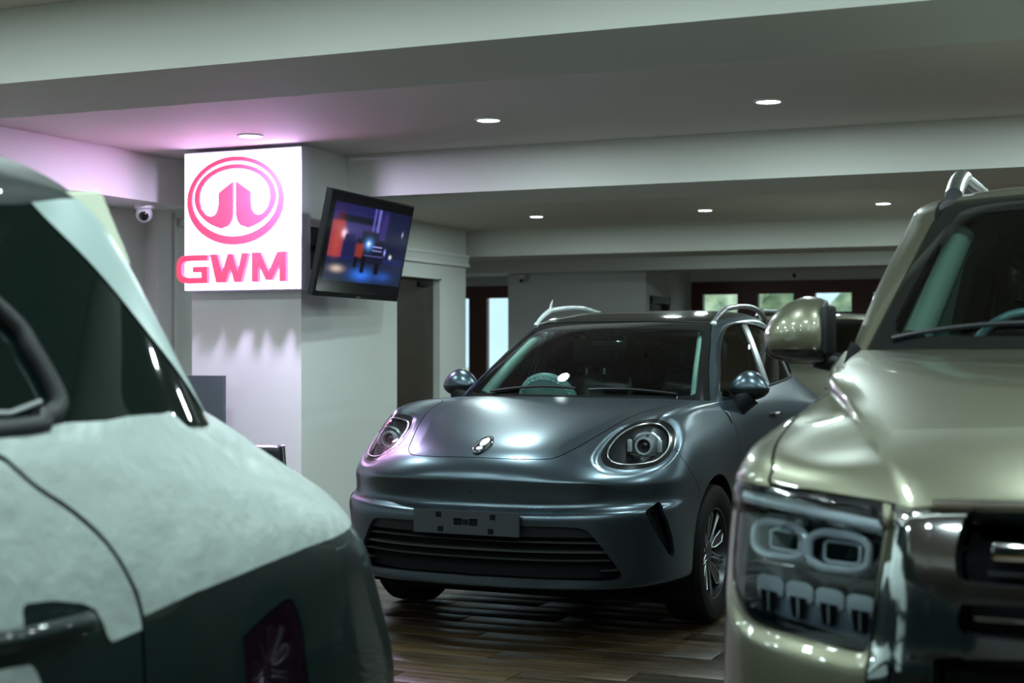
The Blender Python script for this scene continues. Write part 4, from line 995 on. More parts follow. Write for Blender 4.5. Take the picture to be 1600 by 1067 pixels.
    xr = np.interp(tr.V[:,1], [1.7,1.8,2.0,4.5],[.640,.642,.640,.60])
    fr_ = np.where((tr.V[:,2] > 1.80) & (tr.V[:,1] < 4.7), tr.V[:,0]-xr, 1.); roof, pil = split(tr, fr_)
    xd = np.interp(pil.V[:,1], [1.7,1.8,2.0,4.5],[.69,.70,.695,.655])
    fd_ = np.where((pil.V[:,2] > 1.78) & (pil.V[:,1] < 4.7), pil.V[:,0]-xd, 1.); ditch, pil = split(pil, fd_)
    to_obj('roof_panel', both(roof), paint, car, .01, sk); two('roof_ditch', offset(ditch,-.004), blk, car); two('cabin_frame', pil, paint, car, .02)
    for k in (1,-1):
        rl = empty('roof_rail', (0,0,0)); rl.parent = car; pts = []; bt = top.bvh(); ys = np.linspace(1.98,4.4,40)
        for q, y in enumerate(ys):
            h = bt.ray_cast(Vector((.668,y,3)), Vector((0,0,-1)))[0]; lift = .062*min(1,(q/3.2))**.7*min(1,(39-q)/3.2)**.7; pts.append((.668*k,y,h.z+.004+lift))
        MB().tube(pts, [.028 if q < 5 else .021 for q in range(40)], 12).build('rail_bar', M['satin'], rl)
        mr = empty('door_mirror', (1.035*k,1.56,1.44)); mr.parent = car
        b = MB().sphere((0,0,.0), .13, 1.0,.85,.86, 32, 20)
        for v in b.bm.verts:
            if v.co.x*k < -.055: v.co.x = -.055*k+(v.co.x+.055*k)*.25
            if v.co.y > .03: v.co.y = .03+(v.co.y-.03)*.3
            if v.co.z < -.045: v.co.z = -.045
            if v.co.x*k > .0 and v.co.z > 0: v.co.z -= .30*v.co.x*k*.5
        b.build('mirror_cap', paint, mr)
        b = MB().sphere((0,.0,-.045), .128, 1.0,.84,.34, 28, 12)
        for v in b.bm.verts:
            if v.co.x*k < -.055: v.co.x = -.055*k+(v.co.x+.055*k)*.25
            if v.co.z > -.0455: v.co.z = -.0455
            if v.co.y > .03: v.co.y = .03+(v.co.y-.03)*.3
        b.build('mirror_base', M['black_gloss'], mr)
        MB().box(-.078*k if k > 0 else .058, -.058*k if k > 0 else .078,-.09,.045,-.06,.085, bev=.01).build('mirror_inner_side', blk, mr)
        MB().tube([(-.02*k,.0,-.07),(-.08*k,.03,-.085),(-.125*k,.04,-.10)], [.03,.03,.035], 10).build('mirror_arm', blk, mr)
        MB().box(-.06,.095,.062,.07,-.05,.08, bev=.004).build('mirror_glass', M['dark_glass'], mr) if k > 0 else MB().box(-.095,.06,.062,.07,-.05,.08, bev=.004).build('mirror_glass', M['dark_glass'], mr)
        MB().tube([(.715*k,1.52,1.42),(.675*k,1.64,1.56),(.62*k,1.80,1.74)], [.045,.042,.036], 10).build('pillar_lining', M['trim_dim'], car)
        MB().tube([(.70*k,1.56,1.40),(.69*k,1.58,1.46)], [.032,.028], 10).build('grab_handle', M['trim_dim'], car)
        MB().tube([(.80*k,2.62,1.30),(.72*k,2.64,1.70),(.64*k,2.66,1.82)], .05, 8).build('centre_pillar_lining', M['trim_dim'], car)
        for y in (.98,3.83): wheel(car, .83*k, y, .41, .26, .265, k)
        for ay in (.98,3.83):
            b = MB(); q_ = [(ay+.475*math.cos(a), .42+.475*math.sin(a)) for a in np.linspace(-.3, PI+.3, 24)]
            A = [b.bm.verts.new((k*.5,y,max(z,.3))) for y,z in q_]; Bv = [b.bm.verts.new((k*.93,y,max(z,.3))) for y,z in q_]
            for i in range(23): b.bm.faces.new((A[i],A[i+1],Bv[i+1],Bv[i]))
            b.bm.faces.new(A); b.build('wheel_housing', M['black_matte'], car, smooth=False)
    MB().box(-.80,.80,1.36,1.75,1.0,1.385, bev=.03).build('dashboard', M['dash'], car)
    steering(car, -.42, 1.86, 1.335, .185, M['steer_blue'], .40, .014)
    for x in (-.42,.42): seat(car, x, 2.55, .86, h=.66, w=.56, m=M['wrapped_seat'])
    rs = empty('rear_bench', (0,3.5,.86)); rs.parent = car
    MB().box(-.68,.68,-.08,.08,0,.6, bev=.05).build('backrest', M['seat'], rs); MB().box(-.68,.68,-.5,.05,-.12,.05, bev=.05).build('cushion', M['seat'], rs)
    MB().box(-.13,.13,1.80,1.84,1.66,1.73, bev=.012).tube([(0,1.82,1.73),(0,1.80,1.80)], .012).build('rear_view_mirror', M['black_gloss'], car)
    MB().box(-.60,.60,1.95,4.4,1.80,1.81).build('headliner', M['dash'], car, smooth=False)
    bt = top.bvh()
    for (p, q) in (((-.75,1.335),(-.08,1.255)), ((.0,1.255),(.62,1.30))):
        pts = []
        for t in np.linspace(0,1,12):
            x, y = p[0]+(q[0]-p[0])*t, p[1]+(q[1]-p[1])*t; h = bt.ray_cast(Vector((abs(x),y,3)), Vector((0,0,-1))); pts.append((x, y, h[0].z+.012))
        MB().tube(pts, .008, 6).build('wiper', blk, car)
    return car
M['lamp_frame'] = mat('lamp_frame', (.66,.74,.80), .12, .35, coat=.9)
M['lamp_guide'] = mat('light_guide', (.72,.80,.86), .08, .2, coat=1.0)
M['lamp_back'] = mat('lamp_back', (.26,.31,.38), .15, .4, coat=.8)
M['steer_blue'] = mat('steering_leather', (.10,.16,.18), .2, coat=.6)
M['wrapped_seat'] = mat('wrapped_seat', (.02,.021,.022), .14, bump=(18,.9,.012), coat=.8)
gold = gold_car()
far = copy_tree(gold); far.location = (-3.05, 12.5, 0); far.scale = (.9,.9,.9); tag(far, 'olive gold off-road car standing far behind, half hidden by the grey car', 'car')

# ------------------------------------------------------------------ dark green SUV, rear quarter
GREEN = (-2.55, 3.2, 0)
def green_car():
    car = empty('car', GREEN); tag(car, 'glossy dark green SUV partly covered in white protective film at the left edge', 'car')
    zs = [.30,.45,.60,.75,.85,.95,1.05,1.15,1.22]
    def prof(xs, ys, belt): return [(x,y,z) for x,y,z in zip(xs,ys,zs)]+[belt]
    C = [
     prof([0]*9, [.24,.35,.37,.33,.28,.25,.20,.12,.03], (0,-.07,1.268)),
     prof([.34,.35,.35,.35,.35,.35,.35,.34,.33], [.22,.33,.35,.31,.26,.22,.16,.06,-.04], (.32,-.15,1.268)),
     prof([.56,.60,.62,.62,.62,.62,.61,.59,.575], [.14,.24,.26,.21,.16,.115,.02,-.19,-.34], (.56,-.45,1.268)),
     prof([.69,.75,.775,.78,.78,.775,.757,.72,.695], [.02,.11,.125,.06,.01,-.05,-.19,-.39,-.51], (.68,-.60,1.270)),
     prof([.79,.855,.88,.888,.888,.882,.857,.797,.762], [-.25,-.17,-.155,-.2,-.24,-.28,-.39,-.56,-.66], (.742,-.745,1.272)),
     prof([.84,.90,.925,.935,.935,.928,.905,.855,.815], [-.6,-.55,-.53,-.55,-.57,-.6,-.65,-.72,-.78], (.79,-.85,1.272)),
     prof([.85,.91,.94,.945,.945,.94,.925,.885,.848], [-.95,-.93,-.92,-.92,-.93,-.95,-.97,-1.0,-1.04], (.812,-1.08,1.268)),
     prof([.85,.90,.922,.925,.925,.92,.91,.885,.862], [-1.35]*9, (.832,-1.36,1.260)),
     prof([.85,.89,.91,.912,.912,.91,.90,.88,.86], [-2.1]*9, (.838,-2.1,1.235)),
     prof([.85,.89,.91,.912,.912,.91,.90,.88,.86], [-3.0]*9, (.838,-3.0,1.19)),
     prof([.85,.90,.92,.922,.92,.91,.88,.83,.78], [-3.9]*9, (.74,-3.85,1.13)),
     prof([.75,.80,.82,.82,.80,.77,.72,.66,.60], [-4.45,-4.5,-4.5,-4.48,-4.42,-4.3,-4.1,-3.95,-3.9], (.55,-3.88,1.14)),
     prof([0]*9, [-4.6,-4.7,-4.72,-4.7,-4.65,-4.5,-4.2,-4.0,-3.95], (0,-3.93,1.16)),
    ]
    # front fenders must stay lower than the belt
    for r in C[-3:]:
        for q in range(6, 10): x, y, z = r[q]; r[q] = (x, y, min(z, 1.0+.03*(q-6)))
    low = loft(C, res=(.016,.012), sym=(True,True), maxseg=(26,20))
    G = [
     [(0,-.10,1.24),(.3,-.18,1.24),(.53,-.40,1.24),(.655,-.50,1.24),(.72,-.59,1.24),(.76,-.68,1.245),(.80,-.82,1.245)],
     [(0,-.24,1.42),(.29,-.30,1.42),(.50,-.46,1.42),(.61,-.59,1.42),(.672,-.685,1.42),(.73,-.82,1.37),(.808,-.97,1.25)],
     [(0,-.42,1.60),(.27,-.46,1.60),(.47,-.58,1.60),(.57,-.69,1.595),(.628,-.78,1.58),(.71,-1.0,1.46),(.818,-1.12,1.25)],
     [(0,-.55,1.715),(.26,-.58,1.715),(.45,-.68,1.708),(.54,-.78,1.695),(.595,-.88,1.675),(.69,-1.12,1.51),(.824,-1.23,1.248)],
     [(0,-.75,1.800),(.26,-.78,1.796),(.46,-.88,1.770),(.560,-.98,1.728),(.622,-1.07,1.672),(.71,-1.27,1.495),(.832,-1.37,1.245)],
     [(0,-1.5,1.845),(.28,-1.5,1.840),(.48,-1.5,1.815),(.58,-1.5,1.755),(.645,-1.5,1.675),(.735,-1.5,1.495),(.84,-1.5,1.24)],
     [(0,-2.5,1.84),(.28,-2.5,1.835),(.48,-2.5,1.81),(.58,-2.5,1.75),(.645,-2.5,1.67),(.735,-2.5,1.48),(.84,-2.5,1.20)],
     [(0,-3.0,1.69),(.28,-2.98,1.69),(.46,-2.95,1.68),(.55,-2.92,1.665),(.63,-2.9,1.63),(.735,-2.9,1.45),(.84,-2.9,1.18)],
     [(0,-3.95,1.13),(.28,-3.92,1.13),(.5,-3.85,1.13),(.65,-3.75,1.12),(.74,-3.6,1.11),(.80,-3.45,1.10),(.83,-3.3,1.10)],
    ]
    top = loft(np.transpose(np.array(G),(1,0,2)), res=(.016,.016), sym=(True,False), maxseg=(20,36))
    cl = Caster(low, GREEN); ct = Caster(top, GREEN); paint, blk = M['paint_green'], M['black_plastic']; sk = lambda v: abs(v[0]) < 1e-4
    inner = offset(low, -.03)
    rest = low
    for ay in (-1.02,-3.76):
        for nm in (0,1):
            S = rest if nm == 0 else inner; fa = np.where(S.V[:,0] > .55, np.hypot(S.V[:,1]-ay, S.V[:,2]-.37)-.42, .3); _, S = split(S, fa)
            if nm == 0: rest = S
            else: inner = S
    # door gap
    gpx = [(0,715),(50,758),(110,800),(165,850),(200,905),(218,955),(224,1010),(226,1060)]
    gp = cl(gpx)@SIDE.T
    line = np.concatenate([[(gp[0,0]-.12,gp[0,1]+.03)], catmull(gp,4), [(gp[-1,0],.2)]])
    fgap = ldist(rest.V@SIDE.T, line); fgap = np.where(rest.V[:,0] > .5, fgap, np.where(rest.V[:,1] > -1., -1. if fgap[np.argmax(rest.V[:,1])] < 0 else 1., 1. if fgap[np.argmax(rest.V[:,1])] < 0 else -1.))
    a_, b_ = seam(rest, fgap, .004); quarter, doors = (a_, b_) if a_.V[:,1].mean() > b_.V[:,1].mean() else (b_, a_)
    # tail lamp wraps onto the side
    tl_px = [(453,937),(466,962),(474,1000),(478,1040),(481,1067),(330,1060),(348,1030),(388,990),(422,958)]
    t3 = cl(tl_px)@SIDE.T; t3 = np.concatenate([t3[:5], [(t3[4,0],t3[4,1]-.10),(t3[5,0],t3[5,1]-.06)], t3[5:]])
    ft = fpoly(quarter, catmull(t3,3,True), SIDE, lambda V: (V[:,1] > -.8) & (V[:,0] > .5)); tail, quarter = seam(quarter, ft, .003)
    to_obj('rear_body', both(quarter), paint, car, .02, sk)
    rdoor, rest2 = seam(doors, -(doors.V[:,1]+2.22), .0025); fdoor, front = seam(rest2, -(rest2.V[:,1]+3.25), .0025)
    two('rear_door', rdoor, paint, car, .02); two('front_door', fdoor, paint, car, .015); to_obj('front_body', both(front), paint, car, .015, sk)
    to_obj('inner_shell', both(inner), M['black_matte'], car); MB().box(-.78,.78,-4.4,.1,.28,.34).build('underbody', M['black_matte'], car, smooth=False)
    for k in (1,-1):
        K = (lambda s: s) if k > 0 else mirror
        t = empty('tail_lamp', (0,0,0)); t.parent = car
        to_obj('tail_lens', K(tail), M['tail_lens'], t); to_obj('tail_housing', K(offset(tail,-.03)), M['black_gloss'], t)
    # protective film on the haunch and on the door (2 mm proud of the paint)
    fpx = [(222,962),(300,926),(400,886),(475,856),(541,828)]
    lowe = cl(fpx)
    ly = np.array([(p[1],p[2]) for p in lowe]); ly = np.concatenate([[(-3.0,ly[0,1]+.0)], ly, [(.05,ly[-1,1]),(.6,ly[-1,1])]])
    order = np.argsort(ly[:,0]); zl = np.interp(quarter.V[:,1], ly[order,0], ly[order,1])
    fq = np.maximum(zl-quarter.V[:,2], .30-quarter.V[:,0]); fq = np.maximum(fq, -(ldist(quarter.V@SIDE.T, line)*np.sign(ldist(np.array([[0.,1.]]), line))[0])+.0)
    film, _ = split(quarter, fq)
    rip = lambda s: .0045+.5*(.004*np.sin(s.V[:,1]*15+s.V[:,2]*26+2*np.sin(s.V[:,1]*6))+.0025*np.sin(s.V[:,1]*37-s.V[:,2]*21+1.5*np.sin(s.V[:,2]*17))+.0015*np.sin(s.V[:,1]*70+s.V[:,2]*50))*smoothstep(.95,1.02,s.V[:,2])
    two('rear_film', offset(film, rip(film)), M['film'], car)
    dp = [(-400,1010),(0,1003),(36,986),(32,944),(80,938),(130,943),(148,952),(160,975),(170,1004),(222,984),(222,962),(60,560),(-400,560)]
    dq = cl([(0,1003),(36,986),(32,944),(80,938),(130,943),(148,952),(160,975),(170,1004),(216,985)])@SIDE.T
    dpoly = np.concatenate([[(-2.2,dq[0,1])], dq, [(-.9,dq[-1,1]+.02),(-.9,1.4),(-2.2,1.4)]])
    dfilm, _ = split(rdoor, fpoly(rdoor, dpoly, SIDE, lambda V: V[:,0] > .4)); two('door_film', offset(dfilm,.003+.4*(rip(dfilm)-.0045)), M['film'], car)
    dq = cl([(0,1046),(50,1038),(62,1066)])@SIDE.T
    dpoly = np.concatenate([[(-2.2,dq[0,1]-.02)], dq, [(dq[-1,0]+.01,.70),(-2.2,.70)]])
    dfilm, _ = split(rdoor, fpoly(rdoor, dpoly, SIDE, lambda V: V[:,0] > .4)); two('lower_door_film', offset(dfilm,.0025), M['film'], car)
    # door handle
    hp = cl([(118,960),(-60,1010)])
    for k in (1,-1):
        pts = [(hp[0][0]+.0,hp[0][1]+.018,hp[0][2]-.012),(hp[0][0]+.035,hp[0][1]-.015,hp[0][2]-.008),(hp[0][0]+.042,hp[0][1]-.10,hp[0][2]-.006),(hp[0][0]+.035,hp[0][1]-.20,hp[0][2]-.006),(hp[0][0],hp[0][1]-.235,hp[0][2]-.006)]
        MB().tube([(x*k,y,z) for x,y,z in catmull(pts,5)], .0165, 12).build('door_handle', paint, car)
    # greenhouse: roof, dark side glass, D-pillar film, flap
    gut = np.interp(top.V[:,1], [-3.0,-1.12,-1.04,-.90,-.80],[1.648,1.655,1.662,1.684,1.695])
    fr = np.where(top.V[:,0] > .05, gut-top.V[:,2], 1.)
    roof, side = split(top, np.where(top.V[:,1] < -2.95, 1., np.where(top.V[:,2] > 1.5, fr, 1.)))
    to_obj('roof_panel', both(roof), paint, car, .012, sk)
    ang = np.where(side.V[:,0] > .66-.0*side.V[:,2], 1, 0)
    # D-pillar strip
    ip = ct([(48,318),(110,381),(165,440),(226,516),(276,581),(312,636)])
    fI = ldist(side.V@SIDE.T, np.concatenate([[ip[0][1:]+(ip[0][1:]-ip[1][1:])], catmull(ip[:,1:],3), [ip[-1][1:]+(ip[-1][1:]-ip[-2][1:])]]))
    if fI[np.argmin(np.abs(side.V[:,1]+1.6)+np.abs(side.V[:,2]-1.45))] < 0: fI = -fI
    sideglass, rear = split(side, -fI) ; fN = rear.V[:,0]-np.interp(rear.V[:,2],[1.24,1.42,1.6,1.7],[.50,.52,.50,.48])
    pill, rearglass = split(rear, -fN)
    to_obj('tailgate_glass', both(rearglass), M['dark_glass'], car); two('rear_pillar', pill, M['black_gloss'], car)
    film2 = split(pill, -(pill.V[:,2]-1.262))[0]; two('pillar_film', offset(film2,.003), M['film_smooth'], car)
    wsg, sg = split(sideglass, sideglass.V[:,1]+3.2)
    to_obj('front_cabin', both(wsg), M['dark_glass'], car)
    two('side_glass', sg, M['dark_glass'], car)
    # rear door window frame seen at the left edge
    fp = ct([(0,492),(45,552),(80,615),(82,640),(60,655),(0,672)]); bt = top.bvh()
    def on_top(y, z):
        h = bt.ray_cast(Vector((2,y,z)), Vector((-1,0,0)))[0]; return np.array(h)
    rear_loop = [on_top(y,z) for y, z in ((-2.12,1.268),(-2.10,1.45),(-2.06,1.60),(-1.9,1.625),(-1.6,1.622),(-1.42,1.60))]
    front_loop = [on_top(y,z) for y, z in ((-2.20,1.265),(-2.6,1.245),(-3.05,1.215),(-2.95,1.40),(-2.78,1.55),(-2.6,1.61),(-2.4,1.625),(-2.22,1.62))]
    for k in (1,-1):
        K3 = np.array([k,1,1.])
        MB().tube([tuple((p+np.array([.006,0,0]))*K3) for p in catmull(list(fp)+rear_loop,5,True)], .020, 10, closed=True).build('window_frame', blk, car)
        MB().tube([tuple((p+np.array([.006,0,0]))*K3) for p in catmull(front_loop,5,True)], .020, 10, closed=True).build('window_frame', blk, car)
        bw = list(ct([(48,627),(24,636),(0,645)]))+[on_top(-1.5,1.305),on_top(-1.8,1.298),on_top(-2.1,1.290)]
        MB().tube([tuple((p+np.array([.020,0,0]))*K3) for p in bw], .0045, 8).build('window_brightwork', M['satin'], car)
        bs = list(ct([(84,652),(40,672),(0,680)]))+[on_top(-1.5,1.262),on_top(-2.1,1.25),on_top(-3.0,1.205)]
        MB().tube([tuple((p+np.array([.010,0,0]))*K3) for p in bs], .010, 8).build('belt_seal', M['paint_green'], car)
    # roof-end spoiler flap in film
    fl = ct([(126,306),(140,318)])
    for k in (1,-1):
        b = MB(); P = [(.545,-.86,1.712),(.60,-.80,1.70),(.615,-.66,1.615),(.585,-.66,1.612)]
        b.prism([(0,0),(.12,.012),(.205,-.135),(.155,-.145)], -.012, .012, lambda u,v,h: Vector(((.55+h*.9+u*.12)*k, -.865+u, 1.705+v-.01*0)))
        bmesh.ops.bevel(b.bm, geom=list(b.bm.edges), offset=.006, segments=2, affect='EDGES'); b.build('spoiler_film', M['film_cream'], car)
    
    for y in (-1.02,-3.76):
        for k in (1,-1): wheel(car, .80*k, y, .36, .235, .225, k)
    return car
M['tail_lens'] = mat('tail_lens', (.004,.001,.003), .08, coat=.6)
M['film_cream'] = mat('film_cream', (.62,.66,.52), .5)
green_car()

# ------------------------------------------------------------------ illuminated sign on the column
SY = 8.90
def sign():
    t = empty('sign', (-6.44, SY, 1.80)); tag(t, 'white lit sign box with red oval emblem and red letters on the column', 'sign')
    Wd, Hh = .972, .985
    MB().box(0,Wd,.0,.12,0,Hh, bev=.003).build('sign_box', M['satin_white'], t)
    MB().box(.008,Wd-.008,-.004,.0,.008,Hh-.008).build('sign_panel', M['sign_face'], t, smooth=False)
    def m(x, y): return ((x-916)/572*Wd, (918-y)/(918-238)*Hh)
    f = lambda u, v, h: Vector((u, -.004-h, v))
    e = lambda cx, cy, rx, ry, a0, a1, n: [(cx+rx*math.cos(a), cy-ry*math.sin(a)) for a in np.linspace(a0, a1, n)]
    def ring(name, outer, inner):
        b = MB(); n = len(outer); o0 = [b.bm.verts.new(f(*m(*p),.022)) for p in outer]; i0 = [b.bm.verts.new(f(*m(*p),.022)) for p in inner]
        o1 = [b.bm.verts.new(f(*m(*p),.004)) for p in outer]; i1 = [b.bm.verts.new(f(*m(*p),.004)) for p in inner]
        for k in range(n):
            q = (k+1) % n
            for A, B in ((o0,i0),(o1,i1)): b.bm.faces.new((A[k],A[q],B[q],B[k]))
            b.bm.faces.new((o0[k],o0[q],o1[q],o1[k])); b.bm.faces.new((i0[k],i0[q],i1[q],i1[k]))
        b.build(name, M['sign_red'], t, smooth=False)
    n = 72
    ring('emblem_ring', e(1175,483,235,214,0,2*PI,n+1)[:-1], e(1175,473,212,182,0,2*PI,n+1)[:-1])
    out = e(1175,466,198,160,PI/2,PI*1.5-.34,40)                     # left half: top, round the left, to the bottom
    left = out+[(1146,603),(1160,580),(1167,550),(1167,390),(1097,443),(1097,495),(1092,525),(1080,548),(1060,557),(1036,549),(1012,520),(1003,485),(999,455)]+e(1175,461,173,133,PI*1.02,PI/2,26)
    MB().prism([m(*p) for p in left], .004, .022, f).build('emblem_half', M['sign_red'], t, smooth=False)
    MB().prism([m(2349-p[0], p[1]) for p in left][::-1], .004, .022, f).build('emblem_half', M['sign_red'], t, smooth=False)
    L = {
     'G': [(1057,743),(955,743),(930,748),(913,762),(905,785),(905,840),(913,863),(930,877),(955,882),(1057,882),(1057,800),(985,800),(985,828),(1028,828),(1028,853),(960,853),(942,849),(931,838),(928,825),(928,800),(931,786),(942,776),(960,772),(1057,772)],
     'W': [(1070,742),(1106,742),(1131,832),(1158,742),(1183,742),(1206,832),(1226,740),(1258,740),(1223,880),(1190,880),(1170,806),(1147,880),(1101,880)],
     'M': [(1275,880),(1275,738),(1316,738),(1356,832),(1396,738),(1437,738),(1437,880),(1407,880),(1407,790),(1370,872),(1342,872),(1304,790),(1304,880)]}
    for q in 'GWM':
        MB().prism([m(*p) for p in L[q]], .026, .062, f).build('letter', M['sign_red'], t, smooth=False)['label'] = 'red block letter '+q
M['satin_white'] = mat('sign_case', (.62,.64,.70), .35)
sign()
# ------------------------------------------------------------------ television on a swivel arm
def screen_mat():
    m = bpy.data.materials.new('tv_picture'); m.use_nodes = True; nt = m.node_tree; b = nt.nodes['Principled BSDF']; N = nt.nodes.new; Lk = nt.links.new
    b.inputs['Roughness'].default_value = .12; b.inputs['Specular IOR Level'].default_value = .2; b.inputs['Base Color'].default_value = (.005,.005,.006,1)
    uv = N('ShaderNodeTexCoord'); sep = N('ShaderNodeSeparateXYZ'); Lk(uv.outputs['UV'], sep.inputs[0])
    def math_(op, a, bb=None, c=None):
        n = N('ShaderNodeMath'); n.operation = op
        for i, v in enumerate((a, bb, c)):
            if v is None: continue
            if isinstance(v, (int,float)): n.inputs[i].default_value = v
            else: Lk(v, n.inputs[i])
        return n.outputs[0]
    U, V = sep.outputs[0], sep.outputs[1]
    def box(u0,u1,v0,v1,s=.015):
        a = math_('SMOOTHSTEP' if False else 'SUBTRACT', U, u0); 
        def ss(x, e0, e1):
            r = N('ShaderNodeMapRange'); r.interpolation_type = 'SMOOTHSTEP'; r.inputs['From Min'].default_value = e0; r.inputs['From Max'].default_value = e1; Lk(x, r.inputs['Value']); return r.outputs[0]
        return math_('MULTIPLY', math_('MULTIPLY', ss(U,u0-s,u0+s), ss(U,u1+s,u1-s)), math_('MULTIPLY', ss(V,v0-s,v0+s), ss(V,v1+s,v1-s)))
    def blob(u,v,ru,rv):
        d = math_('ADD', math_('POWER', math_('DIVIDE', math_('SUBTRACT', U, u), ru), 2), math_('POWER', math_('DIVIDE', math_('SUBTRACT', V, v), rv), 2)); return math_('EXPONENT', math_('MULTIPLY', d, -1))
    cur = None
    def add(mask, col):
        nonlocal cur
        mx = N('ShaderNodeMix'); mx.data_type = 'RGBA'; mx.blend_type = 'MIX'; Lk(mask, mx.inputs['Factor']); mx.inputs['B'].default_value = (*col,1)
        if cur is None: mx.inputs['A'].default_value = (.002,.003,.012,1)
        else: Lk(cur, mx.inputs['A'])
        cur = mx.outputs['Result']
    add(box(.05,.98,.33,.93), (.010,.014,.085)); add(box(.05,.72,.55,.86), (.03,.02,.13)); add(box(.10,.62,.72,.80), (.003,.003,.012)); add(box(.05,.64,.80,.93,.03), (.010,.010,.075))
    add(box(.05,.20,.36,.72), (.30,.035,.05)); add(blob(.13,.52,.045,.18), (.40,.06,.05)); add(blob(.20,.60,.03,.04), (1.0,.62,.75))
    add(box(.22,.34,.38,.60), (.012,.012,.06)); add(box(.52,.54,.5,.93), (.10,.10,.42)); add(box(.57,.60,.5,.93), (.14,.14,.50)); add(box(.70,.98,.4,.93), (.006,.008,.035))
    add(box(.0,1,.10,.34,.03), (.012,.018,.05)); add(blob(.48,.20,.12,.06), (.03,.16,.75)); add(blob(.18,.24,.07,.035), (.55,.42,.36)); add(blob(.74,.20,.10,.05), (.02,.07,.32))
    # the vehicle in the picture
    add(box(.36,.71,.33,.58,.02), (.008,.008,.022)); add(box(.41,.62,.56,.66,.02), (.010,.010,.03)); add(box(.36,.45,.38,.52,.02), (.22,.03,.02)); add(box(.36,.40,.27,.38), (.004,.004,.006)); add(box(.45,.50,.22,.40), (.004,.004,.006)); add(box(.62,.68,.22,.34), (.004,.004,.006))
    add(box(.56,.68,.50,.515,.004), (.25,.25,.6)); add(box(.56,.68,.46,.475,.004), (.18,.18,.5)); add(box(.47,.70,.40,.415,.005), (.06,.06,.2))
    add(blob(.51,.525,.045,.05), (.12,.38,1.0)); add(blob(.505,.53,.018,.022), (.8,.92,1.0)); add(blob(.72,.46,.012,.03), (.3,.35,.9)); add(blob(.80,.42,.016,.02), (.8,.8,.9)); add(blob(.91,.68,.008,.025), (.5,.5,.8))
    add(math_('SUBTRACT', 1, box(.045,.985,.115,.90,.006)), (.002,.002,.003))
    Lk(cur, b.inputs['Emission Color']); b.inputs['Emission Strength'].default_value = 1.15
    return m
def tv():
    # corners follow from the wall it hangs on: near edge about 0.35 m off the column side
    a = math.radians(19.1); Wd, Hh = 1.37, .715
    u0 = (490-800)/FPX; d = 9.85; base = np.array([CT*u0-ST, ST*u0+CT, 0])*d; zb = EYE+(HZ-462)/FPX*d
    dirn = Vector((math.sin(-TH+a), math.cos(-TH+a), 0))              # along the screen, away from the camera
    t = empty('television', (base[0], base[1], zb)); tag(t, 'flat television showing a dark car advert, tilted on the column side', 'television')
    t.rotation_euler = (math.radians(7.0)*0, 0, 0)
    X = dirn; nrm = Vector((X.y, -X.x, 0)); tilt = math.radians(11.5); Zv = Vector((0,0,1))*math.cos(tilt)+nrm*math.sin(tilt); Nn = nrm*math.cos(tilt)-Vector((0,0,1))*math.sin(tilt)
    Mx = Matrix((X, Zv, Nn)).transposed().to_4x4()
    def part(name, b, m, smooth=False):
        me = b.mesh(name, smooth); me.transform(Mx); o = link(name, me, m, t); return o
    part('tv_case', MB().box(0,Wd,0,Hh,-.05,0, bev=.006), M['black_plastic'], True)
    b = MB(); vs = [b.bm.verts.new(p) for p in ((.010,.035,.0015),(Wd-.010,.035,.0015),(Wd-.010,Hh-.010,.0015),(.010,Hh-.010,.0015))]; fc = b.bm.faces.new(vs)
    uvl = b.bm.loops.layers.uv.new('uv')
    for lp, q in zip(fc.loops, ((0,0),(1,0),(1,1),(0,1))): lp[uvl].uv = q
    part('tv_screen', b, screen_mat())
    part('tv_edge', MB().box(-.004,.0,0,Hh,-.045,-.01), M['rim_dark'])
    part('tv_logo', MB().box(Wd/2-.03,Wd/2+.03,.008,.016,0,.002), M['satin'])
    c = Mx @ Vector((Wd/2,Hh*.5,-.05)); wall_x = -5.55-base[0]
    MB().tube([c,(c.x-.10,c.y+.06,c.z),(wall_x+.02,c.y-.05,c.z)], .022, 8).build('swivel_arm', M['black_plastic'], t)
    MB().box(wall_x,wall_x+.025,c.y-.15,c.y+.05,c.z-.15,c.z+.15).build('wall_plate', M['black_plastic'], t, smooth=False)
tv()
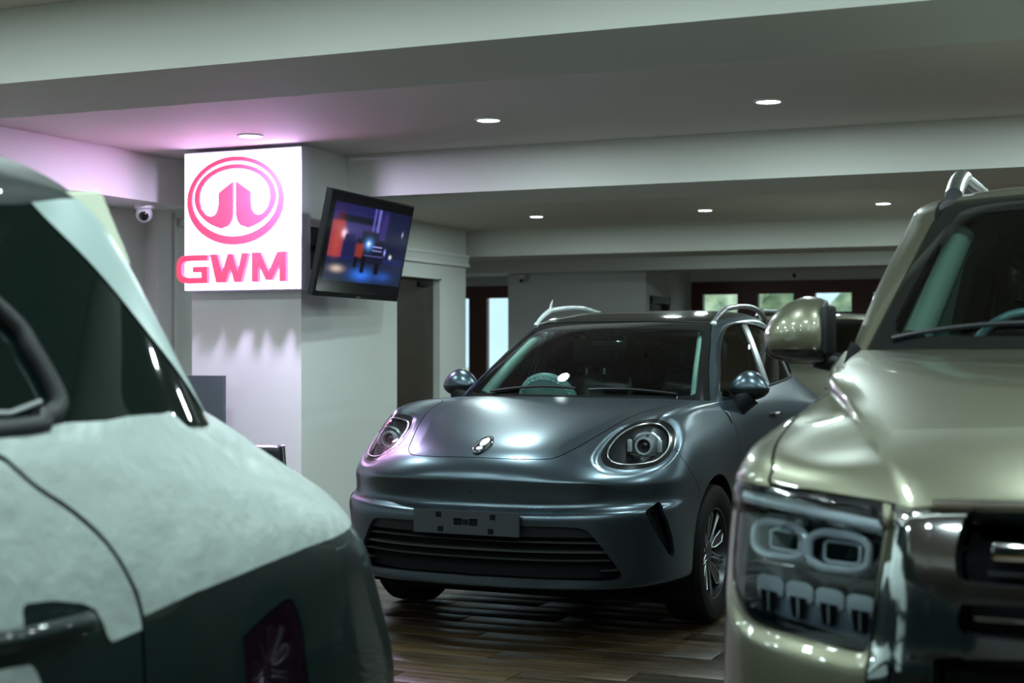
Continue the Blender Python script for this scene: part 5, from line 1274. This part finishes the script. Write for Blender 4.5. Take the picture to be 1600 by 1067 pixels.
# ------------------------------------------------------------------ surveillance cameras, conduit
def dome_camera(loc, label, s=1.0, face=(0,0)):
    t = empty('security_camera', loc); tag(t, label, 'camera'); 
    MB().lathe([(0,0),(.070*s,0),(.072*s,-.035*s),(.060*s,-.045*s),(0,-.045*s)], seg=28).build('camera_mount', M['white_plastic'], t)
    MB().sphere((0,0,-.080*s), .062*s, u=24, v=16).build('camera_ball', M['white_plastic'], t)
    d = Vector((face[0],face[1],-.35)).normalized(); q = d.to_track_quat('Z','Y').to_matrix().to_4x4()
    b = MB().lathe([(0,.066*s),(.025*s,.064*s),(.036*s,.054*s),(.034*s,.045*s),(0,.045*s)], seg=24); me = b.mesh('camera_lens'); me.transform(Matrix.Translation((0,0,-.08*s)) @ q); link('camera_lens', me, M['black_gloss'], t)
dome_camera((-6.965, 9.13, 2.468), 'white dome security camera under the soffit left of the lit sign', 1.0, (.55,-.85))
dome_camera((-8.96, 20.86, 2.5), 'small security camera hanging at the far partition wall', .9, (.38,-.92))
def box_camera(x, y, z):
    t = empty('security_camera', (x, y, z)); tag(t, 'small square security camera above the brown back doors', 'camera')
    MB().box(-.08,.08,-.02,.0,-.08,.08, bev=.01).build('camera_mount', M['white_plastic'], t); MB().sphere((0,-.05,0), .06).build('camera_ball', M['white_plastic'], t); MB().sphere((-.01,-.085,-.01), .036).build('camera_lens', M['black_gloss'], t)
box_camera(-5.31, 23.2, 2.53)
cd = tag(MB().tube([(0,0,0),(0,0,2.468)], .010, 8).build('cable_conduit', M['white_plastic']), 'thin vertical cable conduit on the wall left of the sign', 'conduit'); cd.location = (-7.178, 9.80, 0)
tag(MB().box(-7.19,-7.15,9.84,9.96,2.36,2.42, bev=.004).build('junction_box', M['wall']), 'small junction box on the wall beside the sign', 'junction box')
# ------------------------------------------------------------------ grey board and chair by the column
bd = tag(MB().box(-.42,.0,-.02,.02,0,1.206, bev=.004).build('display_board', M['grey_panel']), 'dark grey board standing against the column below the sign', 'board'); bd.location = (-5.975, 8.72, 0)
def chair(loc, rz):
    t = empty('chair', loc, rz); tag(t, 'black leather chair with metal frame between the column and the grey car', 'chair')
    b = MB().box(-.27,.27,-.035,.035,.46,.84, bev=.03)
    for v in b.bm.verts: v.co.z += .012*(1-(v.co.x/.27)**2)*(v.co.z > .7)
    b.build('backrest', M['leather'], t).rotation_euler = (-.12,0,0)
    MB().box(-.27,.27,-.50,.02,.40,.47, bev=.03).build('seat', M['leather'], t)
    for k in (1,-1):
        MB().tube([(.262*k,.02,.0),(.262*k,.02,.46),(.272*k,.10,.835)], .012, 8).build('back_post', M['satin'], t)
        MB().tube([(.25*k,-.46,0),(.25*k,-.44,.41)], .012, 8).build('leg', M['satin'], t)
chair((-4.97,7.50,0), math.radians(186))
